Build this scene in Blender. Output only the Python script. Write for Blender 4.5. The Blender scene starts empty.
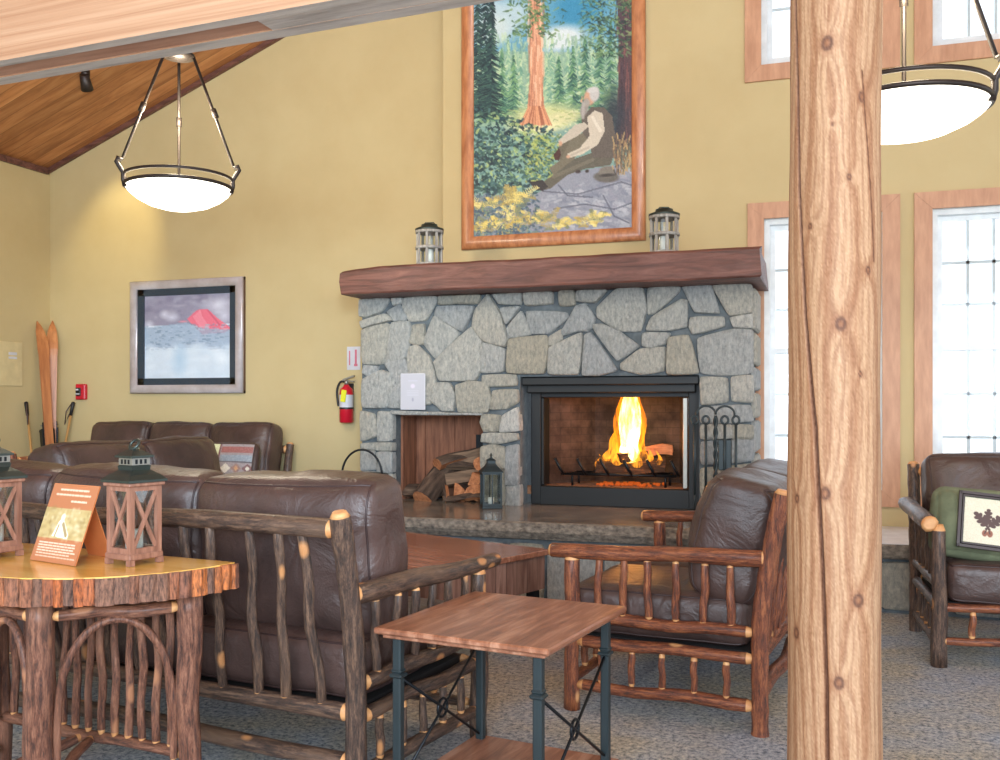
import bpy, bmesh, math, random
import numpy as np
from mathutils import Vector, Matrix, Quaternion, noise as mnoise
R = math.radians
PI = math.pi
S = bpy.context.scene
COL = S.collection

# ------------------------------------------------------------------ colour / materials
def lin(c):
    return tuple((v/12.92 if v <= .04045 else ((v+.055)/1.055)**2.4) for v in c)
def rgb(r, g, b):
    return lin((r/255, g/255, b/255)) + (1,)

def new_mat(name):
    m = bpy.data.materials.new(name); m.use_nodes = True
    nt = m.node_tree
    return m, nt, nt.nodes['Principled BSDF']
def ramp(nt, stops, interp='LINEAR'):
    n = nt.nodes.new('ShaderNodeValToRGB'); cr = n.color_ramp; cr.interpolation = interp
    while len(cr.elements) < len(stops): cr.elements.new(.5)
    for e, (p, c) in zip(cr.elements, stops): e.position = p; e.color = c
    return n
def coords(nt, scale=(1,1,1), kind='Object', rand=True):
    tc = nt.nodes.new('ShaderNodeTexCoord'); out = tc.outputs[kind]
    if rand:
        oi = nt.nodes.new('ShaderNodeObjectInfo')
        ml = nt.nodes.new('ShaderNodeMath'); ml.operation = 'MULTIPLY'; ml.inputs[1].default_value = 37.0
        nt.links.new(oi.outputs['Random'], ml.inputs[0])
        ad = nt.nodes.new('ShaderNodeVectorMath'); ad.operation = 'ADD'
        nt.links.new(out, ad.inputs[0]); nt.links.new(ml.outputs[0], ad.inputs[1]); out = ad.outputs[0]
    mp = nt.nodes.new('ShaderNodeMapping'); mp.inputs['Scale'].default_value = scale
    nt.links.new(out, mp.inputs[0])
    return mp.outputs[0]
def noise_tex(nt, vec, scale, detail=4, rough=.6, dist=0):
    n = nt.nodes.new('ShaderNodeTexNoise'); n.inputs['Scale'].default_value = scale
    n.inputs['Detail'].default_value = detail; n.inputs['Roughness'].default_value = rough; n.inputs['Distortion'].default_value = dist
    nt.links.new(vec, n.inputs['Vector']); return n.outputs['Fac']
def bump(nt, bs, h, strength=.3, dist=.01):
    b = nt.nodes.new('ShaderNodeBump'); b.inputs['Strength'].default_value = strength; b.inputs['Distance'].default_value = dist
    nt.links.new(h, b.inputs['Height']); nt.links.new(b.outputs[0], bs.inputs['Normal'])
def mixc(nt, fac, a, b, mode='MIX'):
    n = nt.nodes.new('ShaderNodeMix'); n.data_type = 'RGBA'; n.blend_type = mode
    for k, v in ((0, fac), (6, a), (7, b)):
        if isinstance(v, (int, float)): n.inputs[k].default_value = v
        elif isinstance(v, tuple): n.inputs[k].default_value = v
        else: nt.links.new(v, n.inputs[k])
    return n.outputs[2]

def grain(name, stops, vscale=(1,1,1), scale=5, detail=5, rough=.5, bstr=.2, bdist=.005, bscale=None, dist=0, metal=0, rand=True, coat=0, spec=.5):
    m, nt, b = new_mat(name)
    v = coords(nt, vscale, rand=rand); f = noise_tex(nt, v, scale, detail, .6, dist)
    r = ramp(nt, stops); nt.links.new(f, r.inputs[0]); nt.links.new(r.outputs[0], b.inputs['Base Color'])
    b.inputs['Roughness'].default_value = rough; b.inputs['Metallic'].default_value = metal
    b.inputs['Coat Weight'].default_value = coat; b.inputs['Coat Roughness'].default_value = .15
    b.inputs['Specular IOR Level'].default_value = spec
    if bstr:
        h = noise_tex(nt, v, bscale or scale*4, 6, .65)
        bump(nt, b, h, bstr, bdist)
    return m
def plain(name, c, rough=.5, metal=0, emit=None, es=0):
    m, nt, b = new_mat(name)
    v = coords(nt); f = noise_tex(nt, v, 9, 3)
    c2 = tuple(x*.86 for x in c[:3])+(1,)
    r = ramp(nt, [(.35, c2), (.65, c)]); nt.links.new(f, r.inputs[0]); nt.links.new(r.outputs[0], b.inputs['Base Color'])
    b.inputs['Roughness'].default_value = rough; b.inputs['Metallic'].default_value = metal
    if emit: b.inputs['Emission Color'].default_value = emit; b.inputs['Emission Strength'].default_value = es
    return m
def hickory(name, dark, mid, light, knot):
    m, nt, b = new_mat(name)
    v = coords(nt, (1,1,.14))
    f = noise_tex(nt, v, 80, 8, .85, .3); r = ramp(nt, [(.40, dark), (.5, mid), (.60, light)]); nt.links.new(f, r.inputs[0])
    v2 = coords(nt, (1,1,.55))
    vo = nt.nodes.new('ShaderNodeTexVoronoi'); vo.inputs['Scale'].default_value = 9; nt.links.new(v2, vo.inputs['Vector'])
    kr = ramp(nt, [(.10, (1,1,1,1)), (.17, (0,0,0,1))]); nt.links.new(vo.outputs['Distance'], kr.inputs[0])
    big = noise_tex(nt, v2, 3.2, 3); br = ramp(nt, [(.56, (0,0,0,1)), (.70, (.75,.75,.75,1))]); nt.links.new(big, br.inputs[0])
    c1 = mixc(nt, br.outputs[0], r.outputs[0], light)
    c2 = mixc(nt, kr.outputs[0], c1, knot)
    nt.links.new(c2, b.inputs['Base Color']); b.inputs['Roughness'].default_value = .42
    b.inputs['Coat Weight'].default_value = .25; b.inputs['Coat Roughness'].default_value = .25
    bump(nt, b, f, 1.0, .008)
    return m

M = {}
M['bark'] = hickory('hickory_bark', rgb(34,24,20), rgb(80,58,46), rgb(128,98,76), rgb(204,142,88))
M['bark_warm'] = hickory('hickory_bark_warm', rgb(58,28,18), rgb(124,64,38), rgb(172,104,62), rgb(218,160,104))
M['cut'] = grain('hickory_cut_end', [(.3, rgb(190,128,76)), (.7, rgb(226,172,116))], (1,1,1), 20, rough=.5)
M['table_bark'] = hickory('table_leg_bark', rgb(52,29,22), rgb(116,70,50), rgb(160,110,84), rgb(180,122,86))
# leather
def leather(name, a, b_):
    m, nt, b = new_mat(name)
    v = coords(nt); f = noise_tex(nt, v, 3.5, 5, .6); r = ramp(nt, [(.3, a), (.72, b_)]); nt.links.new(f, r.inputs[0])
    nt.links.new(r.outputs[0], b.inputs['Base Color']); b.inputs['Roughness'].default_value = .38
    h1 = noise_tex(nt, v, 140, 3, .6); h2 = noise_tex(nt, v, 7, 4, .55, 1.2)
    mx = nt.nodes.new('ShaderNodeMath'); mx.operation = 'MULTIPLY_ADD'; mx.inputs[1].default_value = .12
    nt.links.new(h1, mx.inputs[0]); nt.links.new(h2, mx.inputs[2])
    bump(nt, b, mx.outputs[0], .55, .02); return m
M['leather'] = leather('brown_leather', rgb(56,43,40), rgb(88,67,61))
M['piping'] = plain('leather_piping', rgb(58,40,38), .45)
M['dark_deck'] = plain('dark_webbing', rgb(24,20,20), .8)
M['wall'] = grain('yellow_wall_paint', [(.35, rgb(193,174,128)), (.65, rgb(198,180,134))], (1,1,1), 2.2, rough=.75, bstr=.15, bdist=.003, bscale=120, rand=False)
M['stone'] = None
def stone_mat():
    m, nt, b = new_mat('grey_fieldstone')
    v = coords(nt, (1.5,1,.7), rand=False); f = noise_tex(nt, v, 34, 8, .8)
    r = ramp(nt, [(.34, rgb(172,177,180)), (.5, rgb(218,220,219)), (.64, rgb(246,246,243))]); nt.links.new(f, r.inputs[0])
    ge = nt.nodes.new('ShaderNodeNewGeometry')
    r2 = ramp(nt, [(0, rgb(212,216,220)), (.4, rgb(236,234,226)), (.75, rgb(222,214,196)), (1, rgb(255,253,248))]); nt.links.new(ge.outputs['Random Per Island'], r2.inputs[0])
    c = mixc(nt, 1.0, r.outputs[0], r2.outputs[0], 'MULTIPLY')
    nt.links.new(c, b.inputs['Base Color']); b.inputs['Roughness'].default_value = .85
    h = noise_tex(nt, v, 26, 8, .8); bump(nt, b, h, 1.0, .05); return m
M['stone'] = stone_mat()
M['mortar'] = grain('grey_mortar', [(.3, rgb(70,78,82)), (.7, rgb(108,116,120))], (1,1,1), 14, rough=.9, bstr=.5, bdist=.01, rand=False)
M['slab'] = grain('polished_slate', [(.3, rgb(84,76,68)), (.5, rgb(122,114,106)), (.7, rgb(148,140,130))], (1,1,1), 6, 8, rough=.16, bstr=.12, bdist=.004, rand=False)
M['slab_edge'] = grain('rough_slate_edge', [(.3, rgb(84,78,74)), (.5, rgb(142,132,120)), (.72, rgb(184,172,156))], (1,1,1.5), 26, 8, rough=.85, bstr=.9, bdist=.02, rand=False)
M['mantel'] = grain('stained_mantel_timber', [(.28, rgb(64,38,32)), (.5, rgb(104,66,56)), (.75, rgb(138,94,82))], (.35,2,2.6), 7, 8, rough=.5, bstr=.5, bdist=.012, dist=.8, rand=False)
M['trim'] = grain('fir_window_trim', [(.3, rgb(178,130,98)), (.7, rgb(204,156,122))], (3,3,.6), 8, 5, rough=.5, bstr=.1, rand=True)
M['frame_wood'] = grain('orange_pine_frame', [(.3, rgb(152,92,56)), (.55, rgb(192,128,84)), (.8, rgb(212,152,106))], (3,3,.7), 7, 6, rough=.4, bstr=.1, coat=.3)
M['vinyl'] = plain('white_vinyl', rgb(226,232,234), .35)
M['grid'] = plain('pale_window_grid', rgb(196,210,214), .5)
def _translucent(m, f):
    nt = m.node_tree; o = nt.nodes['Material Output']; b = nt.nodes['Principled BSDF']
    t = nt.nodes.new('ShaderNodeBsdfTranslucent'); t.inputs[0].default_value = (.9,.95,.96,1); x = nt.nodes.new('ShaderNodeMixShader'); x.inputs[0].default_value = f
    nt.links.new(b.outputs[0], x.inputs[1]); nt.links.new(t.outputs[0], x.inputs[2]); nt.links.new(x.outputs[0], o.inputs[0])
_translucent(M['grid'], .04)
M['beam_face'] = grain('fir_beam_face', [(.28, rgb(150,106,76)), (.5, rgb(174,132,100)), (.75, rgb(190,152,120))], (.10,4,9), 7, 7, rough=.5, bstr=.15, dist=.6, rand=False)
M['beam_under'] = grain('weathered_beam_edge', [(.3, rgb(172,164,156)), (.5, rgb(214,208,200)), (.75, rgb(236,228,216))], (.3,3,3), 7, 7, rough=.7, bstr=.4, rand=False)
M['beam_gap'] = grain('beam_filler', [(.3, rgb(184,138,116)), (.7, rgb(220,176,150))], (.3,3,3), 7, 6, rough=.7, bstr=.3, rand=False)
M['black_metal'] = plain('black_metal', rgb(30,34,38), .38, .6)
M['fire_black'] = plain('black_firebox_steel', rgb(13,19,22), .55, 0)
M['dark_bronze'] = plain('dark_bronze', rgb(56,48,44), .42, .5)
M['grey_iron'] = plain('grey_blue_iron', rgb(44,55,58), .45, .3)
M['chrome'] = plain('brushed_steel', rgb(160,158,150), .4, .8)
M['brick'] = None
def brick_mat():
    m, nt, b = new_mat('firebrick')
    v = coords(nt, (1,1,1), 'UV', rand=False) if False else coords(nt, (1,1,1), rand=False)
    br = nt.nodes.new('ShaderNodeTexBrick'); br.inputs['Scale'].default_value = 4.4
    br.inputs['Color1'].default_value = rgb(112,88,76); br.inputs['Color2'].default_value = rgb(96,74,64); br.inputs['Mortar'].default_value = rgb(84,68,60)
    br.inputs['Mortar Size'].default_value = .012
    sp = nt.nodes.new('ShaderNodeSeparateXYZ'); nt.links.new(v, sp.inputs[0])
    cb = nt.nodes.new('ShaderNodeCombineXYZ'); nt.links.new(sp.outputs[0], cb.inputs[0]); nt.links.new(sp.outputs[2], cb.inputs[1])
    nt.links.new(cb.outputs[0], br.inputs['Vector'])
    f = noise_tex(nt, v, 5, 5); r = ramp(nt, [(.35, rgb(120,110,104)), (.7, (1,1,1,1))]); nt.links.new(f, r.inputs[0])
    c = mixc(nt, 1.0, br.outputs[0], r.outputs[0], 'MULTIPLY'); nt.links.new(c, b.inputs['Base Color']); b.inputs['Roughness'].default_value = .85
    return m
M['brick'] = brick_mat()
M['ash'] = grain('ash_floor', [(.3, rgb(122,84,60)), (.7, rgb(176,134,102))], (1,1,1), 22, rough=.95, bstr=.8, bdist=.02, rand=False)
M['char'] = grain('charred_log', [(.3, rgb(20,16,14)), (.55, rgb(58,40,30)), (.75, rgb(120,84,58))], (1,1,.2), 20, rough=.9, bstr=.8, bdist=.02)
M['lining'] = grain('rough_pine_lining', [(.3, rgb(96,58,40)), (.55, rgb(142,92,66)), (.8, rgb(172,116,84))], (5,5,.5), 6, 6, rough=.75, bstr=.3, rand=True)
M['log_bark'] = grain('firewood_bark', [(.3, rgb(52,40,34)), (.55, rgb(98,78,64)), (.8, rgb(140,116,96))], (1,1,.25), 26, 7, rough=.9, bstr=.9, bdist=.02)
M['log_split'] = grain('firewood_split_face', [(.3, rgb(150,90,56)), (.55, rgb(196,128,84)), (.8, rgb(222,164,118))], (2,2,.2), 18, 6, rough=.8, bstr=.5, bdist=.01)
M['log_pale'] = grain('firewood_grey_face', [(.3, rgb(96,78,64)), (.55, rgb(144,116,92)), (.8, rgb(176,146,118))], (2,2,.2), 18, 6, rough=.85, bstr=.5, bdist=.01)
M['white_card'] = plain('white_paper', rgb(206,206,212), .6)
M['red'] = plain('red_enamel', rgb(200,28,48), .3)
M['yellow_tag'] = plain('yellow_tag', rgb(226,226,40), .6)
M['black_plastic'] = plain('black_rubber', rgb(26,26,28), .5)
M['candle'] = plain('white_wax', rgb(240,236,226), .5)
M['lantern_wood'] = grain('lantern_brown_wood', [(.3, rgb(112,74,58)), (.55, rgb(148,104,84)), (.8, rgb(176,134,112))], (5,5,.6), 10, 6, rough=.55, bstr=.25)
M['lantern_roof'] = plain('aged_green_tin', rgb(74,84,80), .36, .75)
M['lantern_grey'] = grain('weathered_grey_wood', [(.3, rgb(126,122,116)), (.6, rgb(170,166,158)), (.8, rgb(196,192,184))], (5,5,.6), 12, 6, rough=.7, bstr=.3)
M['honey'] = grain('honey_tabletop', [(.25, rgb(218,160,70)), (.5, rgb(234,182,92)), (.8, rgb(244,204,122))], (.7,3,3), 4, 5, rough=.22, bstr=.05, coat=.6, rand=False)
def strips_mat():
    m, nt, b = new_mat('bark_edge_strips')
    v = coords(nt, (3,3,.7), rand=False); f = noise_tex(nt, v, 40, 8, .8)
    ge = nt.nodes.new('ShaderNodeNewGeometry')
    r2 = ramp(nt, [(0, rgb(120,86,70)), (.3, rgb(150,104,80)), (.55, rgb(198,106,52)), (.75, rgb(128,90,74)), (1, rgb(216,124,62))]); nt.links.new(ge.outputs['Random Per Island'], r2.inputs[0])
    r = ramp(nt, [(.38, rgb(96,88,84)), (.58, (1,1,1,1))]); nt.links.new(f, r.inputs[0])
    c = mixc(nt, 1.0, r2.outputs[0], r.outputs[0], 'MULTIPLY'); nt.links.new(c, b.inputs['Base Color'])
    b.inputs['Roughness'].default_value = .5; bump(nt, b, f, .6, .01); return m
M['strips'] = strips_mat()
def planks(name, cols, axis, width, scale, groove=.04, rough=.4, vscale=(1,1,1), bstr=.1, coat=0):
    """boards side by side along one object axis, each with its own tone"""
    m, nt, b = new_mat(name)
    v = coords(nt, (1,1,1), rand=False)
    sp = nt.nodes.new('ShaderNodeSeparateXYZ'); nt.links.new(v, sp.inputs[0])
    dv = nt.nodes.new('ShaderNodeMath'); dv.operation = 'DIVIDE'; dv.inputs[1].default_value = width; nt.links.new(sp.outputs[axis], dv.inputs[0])
    fl = nt.nodes.new('ShaderNodeMath'); fl.operation = 'FLOOR'; nt.links.new(dv.outputs[0], fl.inputs[0])
    fr = nt.nodes.new('ShaderNodeMath'); fr.operation = 'FRACT'; nt.links.new(dv.outputs[0], fr.inputs[0])
    wn = nt.nodes.new('ShaderNodeTexWhiteNoise'); wn.noise_dimensions = '1D'; nt.links.new(fl.outputs[0], wn.inputs['W'])
    cb = nt.nodes.new('ShaderNodeVectorMath'); cb.operation = 'SCALE'; cb.inputs[3].default_value = 7; nt.links.new(wn.outputs['Color'], cb.inputs[0])
    ad = nt.nodes.new('ShaderNodeVectorMath'); ad.operation = 'ADD'; nt.links.new(v, ad.inputs[0]); nt.links.new(cb.outputs[0], ad.inputs[1])
    mp = nt.nodes.new('ShaderNodeMapping'); mp.inputs['Scale'].default_value = vscale; nt.links.new(ad.outputs[0], mp.inputs[0])
    f = noise_tex(nt, mp.outputs[0], scale, 6, .62, .5)
    r = ramp(nt, [(.3, cols[0]), (.52, cols[1]), (.75, cols[2])]); nt.links.new(f, r.inputs[0])
    tr = ramp(nt, [(0, rgb(205,200,196)), (1, (1,1,1,1))]); nt.links.new(wn.outputs['Value'], tr.inputs[0])
    c = mixc(nt, 1.0, r.outputs[0], tr.outputs[0], 'MULTIPLY')
    gr = ramp(nt, [(0, (1,1,1,1)), (groove, (0,0,0,1)), (1-groove, (0,0,0,1)), (1, (1,1,1,1))]); nt.links.new(fr.outputs[0], gr.inputs[0])
    c = mixc(nt, gr.outputs[0], c, tuple(x*.35 for x in cols[0][:3])+(1,))
    nt.links.new(c, b.inputs['Base Color']); b.inputs['Roughness'].default_value = rough
    b.inputs['Coat Weight'].default_value = coat; b.inputs['Coat Roughness'].default_value = .15
    if bstr: bump(nt, b, f, bstr, .004)
    return m
M['ceiling'] = planks('pine_ceiling_boards', (rgb(158,98,56), rgb(198,134,82), rgb(218,158,104)), 1, .14, 5, .03, .45, (.25,3,1))
M['coffee_top'] = planks('reclaimed_coffee_top', (rgb(140,88,68), rgb(186,126,100), rgb(212,160,134)), 1, .11, 6, .02, .26, (.4,5,5), coat=.3)
M['coffee_side'] = planks('reclaimed_coffee_side', (rgb(110,76,66), rgb(154,116,102), rgb(186,150,134)), 1, .085, 6, .05, .45, (5,5,.5))
M['side_top'] = grain('worn_side_table_wood', [(.28, rgb(104,62,44)), (.5, rgb(152,100,74)), (.74, rgb(196,148,120))], (5,.6,3), 6, 7, rough=.32, bstr=.15, coat=.25, rand=False, dist=.5)
M['ski'] = grain('varnished_ski_wood', [(.3, rgb(150,88,48)), (.6, rgb(190,124,76)), (.8, rgb(208,148,98))], (4,4,.4), 6, 5, rough=.35, bstr=.05)
M['bamboo'] = plain('bamboo_pole', rgb(196,150,92), .4)
M['silver_frame'] = grain('silver_bronze_frame', [(.3, rgb(168,156,154)), (.7, rgb(206,202,206))], (1,1,1), 4, rough=.3, bstr=.05, metal=.25)
M['frame_side'] = plain('bronze_frame_edge', rgb(104,76,62), .4, .3)
M['mat_board'] = plain('dark_slate_mat_board', rgb(34,54,70), .6)
M['green_cloth'] = grain('sage_green_cloth', [(.35, rgb(92,98,74)), (.65, rgb(112,118,90))], (1,1,1), 12, rough=.9, bstr=.5, bscale=260, bdist=.003)
M['putty'] = plain('wall_coloured_panel', rgb(214,196,148), .5)
def carpet_mat():
    m, nt, b = new_mat('grey_beige_carpet')
    v = coords(nt, rand=False)
    f = noise_tex(nt, v, 48, 6, .85); r = ramp(nt, [(.38, rgb(104,112,122)), (.5, rgb(196,199,204)), (.62, rgb(248,246,240))]); nt.links.new(f, r.inputs[0])
    g = noise_tex(nt, v, 1.6, 3); r2 = ramp(nt, [(.4, rgb(222,226,232)), (.62, rgb(240,226,200))]); nt.links.new(g, r2.inputs[0])
    c = mixc(nt, 1.0, r.outputs[0], r2.outputs[0], 'MULTIPLY'); nt.links.new(c, b.inputs['Base Color']); b.inputs['Roughness'].default_value = .95
    b.inputs['Specular IOR Level'].default_value = .1
    bump(nt, b, f, .8, .02); return m
M['carpet'] = carpet_mat()
def glass_mat(name, refl=.06, tint=(1,1,1,1)):
    m = bpy.data.materials.new(name); m.use_nodes = True; nt = m.node_tree; nt.nodes.clear()
    o = nt.nodes.new('ShaderNodeOutputMaterial'); t = nt.nodes.new('ShaderNodeBsdfTransparent'); t.inputs[0].default_value = tint
    g = nt.nodes.new('ShaderNodeBsdfGlossy'); g.inputs['Roughness'].default_value = .03
    x = nt.nodes.new('ShaderNodeMixShader'); x.inputs[0].default_value = refl
    nt.links.new(t.outputs[0], x.inputs[1]); nt.links.new(g.outputs[0], x.inputs[2]); nt.links.new(x.outputs[0], o.inputs[0]); return m
M['glass'] = glass_mat('window_glass', .018)
M['lantern_glass'] = glass_mat('lantern_glass', .10, (.93,.97,.97,1))
def attr_mat(name, rough=.6, coat=0, bstr=0):
    m, nt, b = new_mat(name)
    a = nt.nodes.new('ShaderNodeAttribute'); a.attribute_name = 'Col'; nt.links.new(a.outputs['Color'], b.inputs['Base Color'])
    b.inputs['Roughness'].default_value = rough; b.inputs['Coat Weight'].default_value = coat; b.inputs['Coat Roughness'].default_value = .1
    if bstr:
        f = noise_tex(nt, coords(nt), 40, 4); bump(nt, b, f, bstr, .004)
    return m
M['paint'] = attr_mat('painted_canvas', .55, 0, .2)
M['print'] = attr_mat('glazed_print', .5, .5)
M['post'] = attr_mat('pine_log_post', .68, 0, .25)
M['bowl'] = plain('frosted_lamp_glass', rgb(250,248,240), .4, 0, rgb(255,246,226), 2.6)
def flame_mat(name, lo, mid, hi, strength, dens, hgt):
    m = bpy.data.materials.new(name); m.use_nodes = True; nt = m.node_tree; nt.nodes.clear()
    o = nt.nodes.new('ShaderNodeOutputMaterial'); e = nt.nodes.new('ShaderNodeEmission'); t = nt.nodes.new('ShaderNodeBsdfTransparent')
    x = nt.nodes.new('ShaderNodeMixShader')
    tc = nt.nodes.new('ShaderNodeTexCoord'); sp = nt.nodes.new('ShaderNodeSeparateXYZ'); nt.links.new(tc.outputs['Object'], sp.inputs[0])
    dv = nt.nodes.new('ShaderNodeMath'); dv.operation = 'DIVIDE'; dv.inputs[1].default_value = hgt; nt.links.new(sp.outputs[2], dv.inputs[0])
    r = ramp(nt, [(0, lo), (.3, mid), (1, hi)]); nt.links.new(dv.outputs[0], r.inputs[0]); nt.links.new(r.outputs[0], e.inputs[0])
    e.inputs[1].default_value = strength
    v = coords(nt, (1,1,.22)); f = noise_tex(nt, v, 34, 4, .6)
    fr = ramp(nt, [(.38, (0,0,0,1)), (.62, (dens,)*3+(1,))]); nt.links.new(f, fr.inputs[0]); nt.links.new(fr.outputs[0], x.inputs[0])
    nt.links.new(t.outputs[0], x.inputs[1]); nt.links.new(e.outputs[0], x.inputs[2]); nt.links.new(x.outputs[0], o.inputs[0]); return m
M['flame_out'] = flame_mat('flame_outer', rgb(255,160,50), rgb(255,150,30), rgb(250,110,16), 1.6, .5, .6)
M['flame_in'] = flame_mat('flame_inner', rgb(255,226,150), rgb(255,226,140), rgb(255,176,60), 5.0, 1.0, .6)
M['ember'] = grain('glowing_ember', [(.3, rgb(60,30,20)), (.7, rgb(150,70,30))], (1,1,1), 20, rough=.9)
_b = M['ember'].node_tree.nodes['Principled BSDF']; _b.inputs['Emission Color'].default_value = rgb(255,110,20); _b.inputs['Emission Strength'].default_value = .25

# ------------------------------------------------------------------ mesh helpers
class MB:
    def __init__(s): s.v = []; s.f = []; s.m = []; s.sm = []; s.T = Matrix.Identity(4)
    def add(s, vs, fs, mi=0, smooth=False):
        o = len(s.v); s.v += [tuple(s.T @ Vector(v)) for v in vs]
        for k, f in enumerate(fs):
            s.f.append(tuple(o+i for i in f)); s.m.append(mi[k] if isinstance(mi, list) else mi); s.sm.append(smooth)
        return s
    def box(s, c, d, mi=0, rot=None, bev=0):
        hx, hy, hz = d[0]/2, d[1]/2, d[2]/2
        if bev:
            b = min(bev, hx*.9, hy*.9, hz*.9); vs = []; 
            for sx in (-1,1):
                for sy in (-1,1):
                    for sz in (-1,1):
                        vs += [(sx*(hx-b), sy*(hy-b), sz*hz), (sx*(hx-b), sy*hy, sz*(hz-b)), (sx*hx, sy*(hy-b), sz*(hz-b))]
            bm = bmesh.new()
            for v in vs: bm.verts.new(v)
            bmesh.ops.convex_hull(bm, input=bm.verts); bm.verts.index_update()
            vs = [v.co.copy() for v in bm.verts]; fs = [[v.index for v in f.verts] for f in bm.faces]; bm.free()
        else:
            vs = [(x, y, z) for x in (-hx,hx) for y in (-hy,hy) for z in (-hz,hz)]
            fs = [(0,1,3,2),(4,6,7,5),(0,4,5,1),(2,3,7,6),(0,2,6,4),(1,5,7,3)]
        mt = Matrix.Translation(c)
        if rot is not None: mt = mt @ (rot if isinstance(rot, Matrix) else Matrix.Rotation(rot, 4, 'Z'))
        return s.add([mt @ Vector(v) for v in vs], fs, mi)
    def bb(s, x0, x1, y0, y1, z0, z1, mi=0, bev=0):
        return s.box(((x0+x1)/2, (y0+y1)/2, (z0+z1)/2), (abs(x1-x0), abs(y1-y0), abs(z1-z0)), mi, None, bev)
    def tube(s, pts, r, seg=10, mi=0, cap=True, closed=False, capmi=None, smooth=True):
        P = [Vector(p) for p in pts]; n = len(P)
        rs = r if isinstance(r, (list, tuple)) else [r]*n
        vs = []; ref = None
        for i, p in enumerate(P):
            a = P[(i-1) % n] if (closed or i > 0) else p; b = P[(i+1) % n] if (closed or i < n-1) else p
            t = (b-a).normalized()
            if ref is None:
                ref = t.orthogonal().normalized()
            ref = (ref - t*ref.dot(t)); ref = ref.normalized() if ref.length > 1e-6 else t.orthogonal().normalized()
            q = t.cross(ref)
            for k in range(seg):
                an = 2*PI*k/seg; vs.append(p + (ref*math.cos(an)+q*math.sin(an))*rs[i])
        fs = []; ms = []
        for i in range(n if closed else n-1):
            j = (i+1) % n
            for k in range(seg):
                fs.append((i*seg+k, i*seg+(k+1) % seg, j*seg+(k+1) % seg, j*seg+k)); ms.append(mi)
        s.add(vs, fs, ms, smooth)
        if cap and not closed:
            cm = mi if capmi is None else capmi
            s.add(vs[:seg], [tuple(range(seg))[::-1]], cm); s.add(vs[-seg:], [tuple(range(seg))], cm)
        return s
    def cyl(s, a, b, r0, r1=None, seg=16, mi=0, smooth=True):
        return s.tube([a, b], [r0, r0 if r1 is None else r1], seg, mi, smooth=smooth)
    def lathe(s, prof, c=(0,0,0), seg=24, mi=0, smooth=True, close=False):
        vs = []; fs = []
        for r, z in prof:
            for k in range(seg):
                a = 2*PI*k/seg; vs.append((c[0]+r*math.cos(a), c[1]+r*math.sin(a), c[2]+z))
        for i in range(len(prof)-1):
            for k in range(seg): fs.append((i*seg+k, i*seg+(k+1) % seg, (i+1)*seg+(k+1) % seg, (i+1)*seg+k))
        s.add(vs, fs, mi, smooth)
        if prof[0][0] > 1e-4: s.add(vs[:seg], [tuple(range(seg))[::-1]], mi)
        if prof[-1][0] > 1e-4: s.add(vs[-seg:], [tuple(range(seg))], mi)
        return s
    def prism(s, poly, z0, z1, mi=0, mt=None):
        n = len(poly); vs = [(x, y, z0) for x, y in poly]+[(x, y, z1) for x, y in poly]
        if mt is not None: vs = [mt @ Vector(v) for v in vs]
        fs = [tuple(range(n))[::-1], tuple(range(n, 2*n))]+[(i, (i+1) % n, n+(i+1) % n, n+i) for i in range(n)]
        return s.add(vs, fs, mi)
    def build(s, name, mats, parent=None, mt=None, fix=True):
        me = bpy.data.meshes.new(name); me.from_pydata(s.v, [], s.f)
        if not isinstance(mats, (list, tuple)): mats = [mats]
        for m in mats: me.materials.append(m)
        me.polygons.foreach_set('material_index', s.m); me.polygons.foreach_set('use_smooth', s.sm)
        if fix:
            bm = bmesh.new(); bm.from_mesh(me); bmesh.ops.remove_doubles(bm, verts=bm.verts, dist=1e-6)
            bmesh.ops.recalc_face_normals(bm, faces=bm.faces); bm.to_mesh(me); bm.free()
        me.update()
        o = bpy.data.objects.new(name, me); COL.objects.link(o)
        if parent: o.parent = parent
        if mt is not None: o.matrix_local = mt
        return o

def thing(name, label, cat, loc=(0,0,0), rz=0, group=None, scale=None):
    o = bpy.data.objects.new(name, None); COL.objects.link(o); o.empty_display_size = .1
    o.location = loc; o.rotation_euler = (0,0,rz)
    if scale: o.scale = scale
    o['label'] = label; o['category'] = cat
    if group: o['group'] = group
    return o
def tag(o, label, cat, group=None, kind=None):
    o['label'] = label; o['category'] = cat
    if group: o['group'] = group
    if kind: o['kind'] = kind
    return o
def struct(o): o['kind'] = 'structure'; return o
def children(o): return [c for c in COL.objects if c.parent == o]
def copy_tree(o, parent=None):
    c = o.copy(); COL.objects.link(c); c.parent = parent
    for ch in children(o): copy_tree(ch, c)
    return c
def zmat(a, b):
    a = Vector(a); d = Vector(b)-a
    return Matrix.Translation(a) @ d.to_track_quat('Z', 'Y').to_matrix().to_4x4(), d.length

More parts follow.
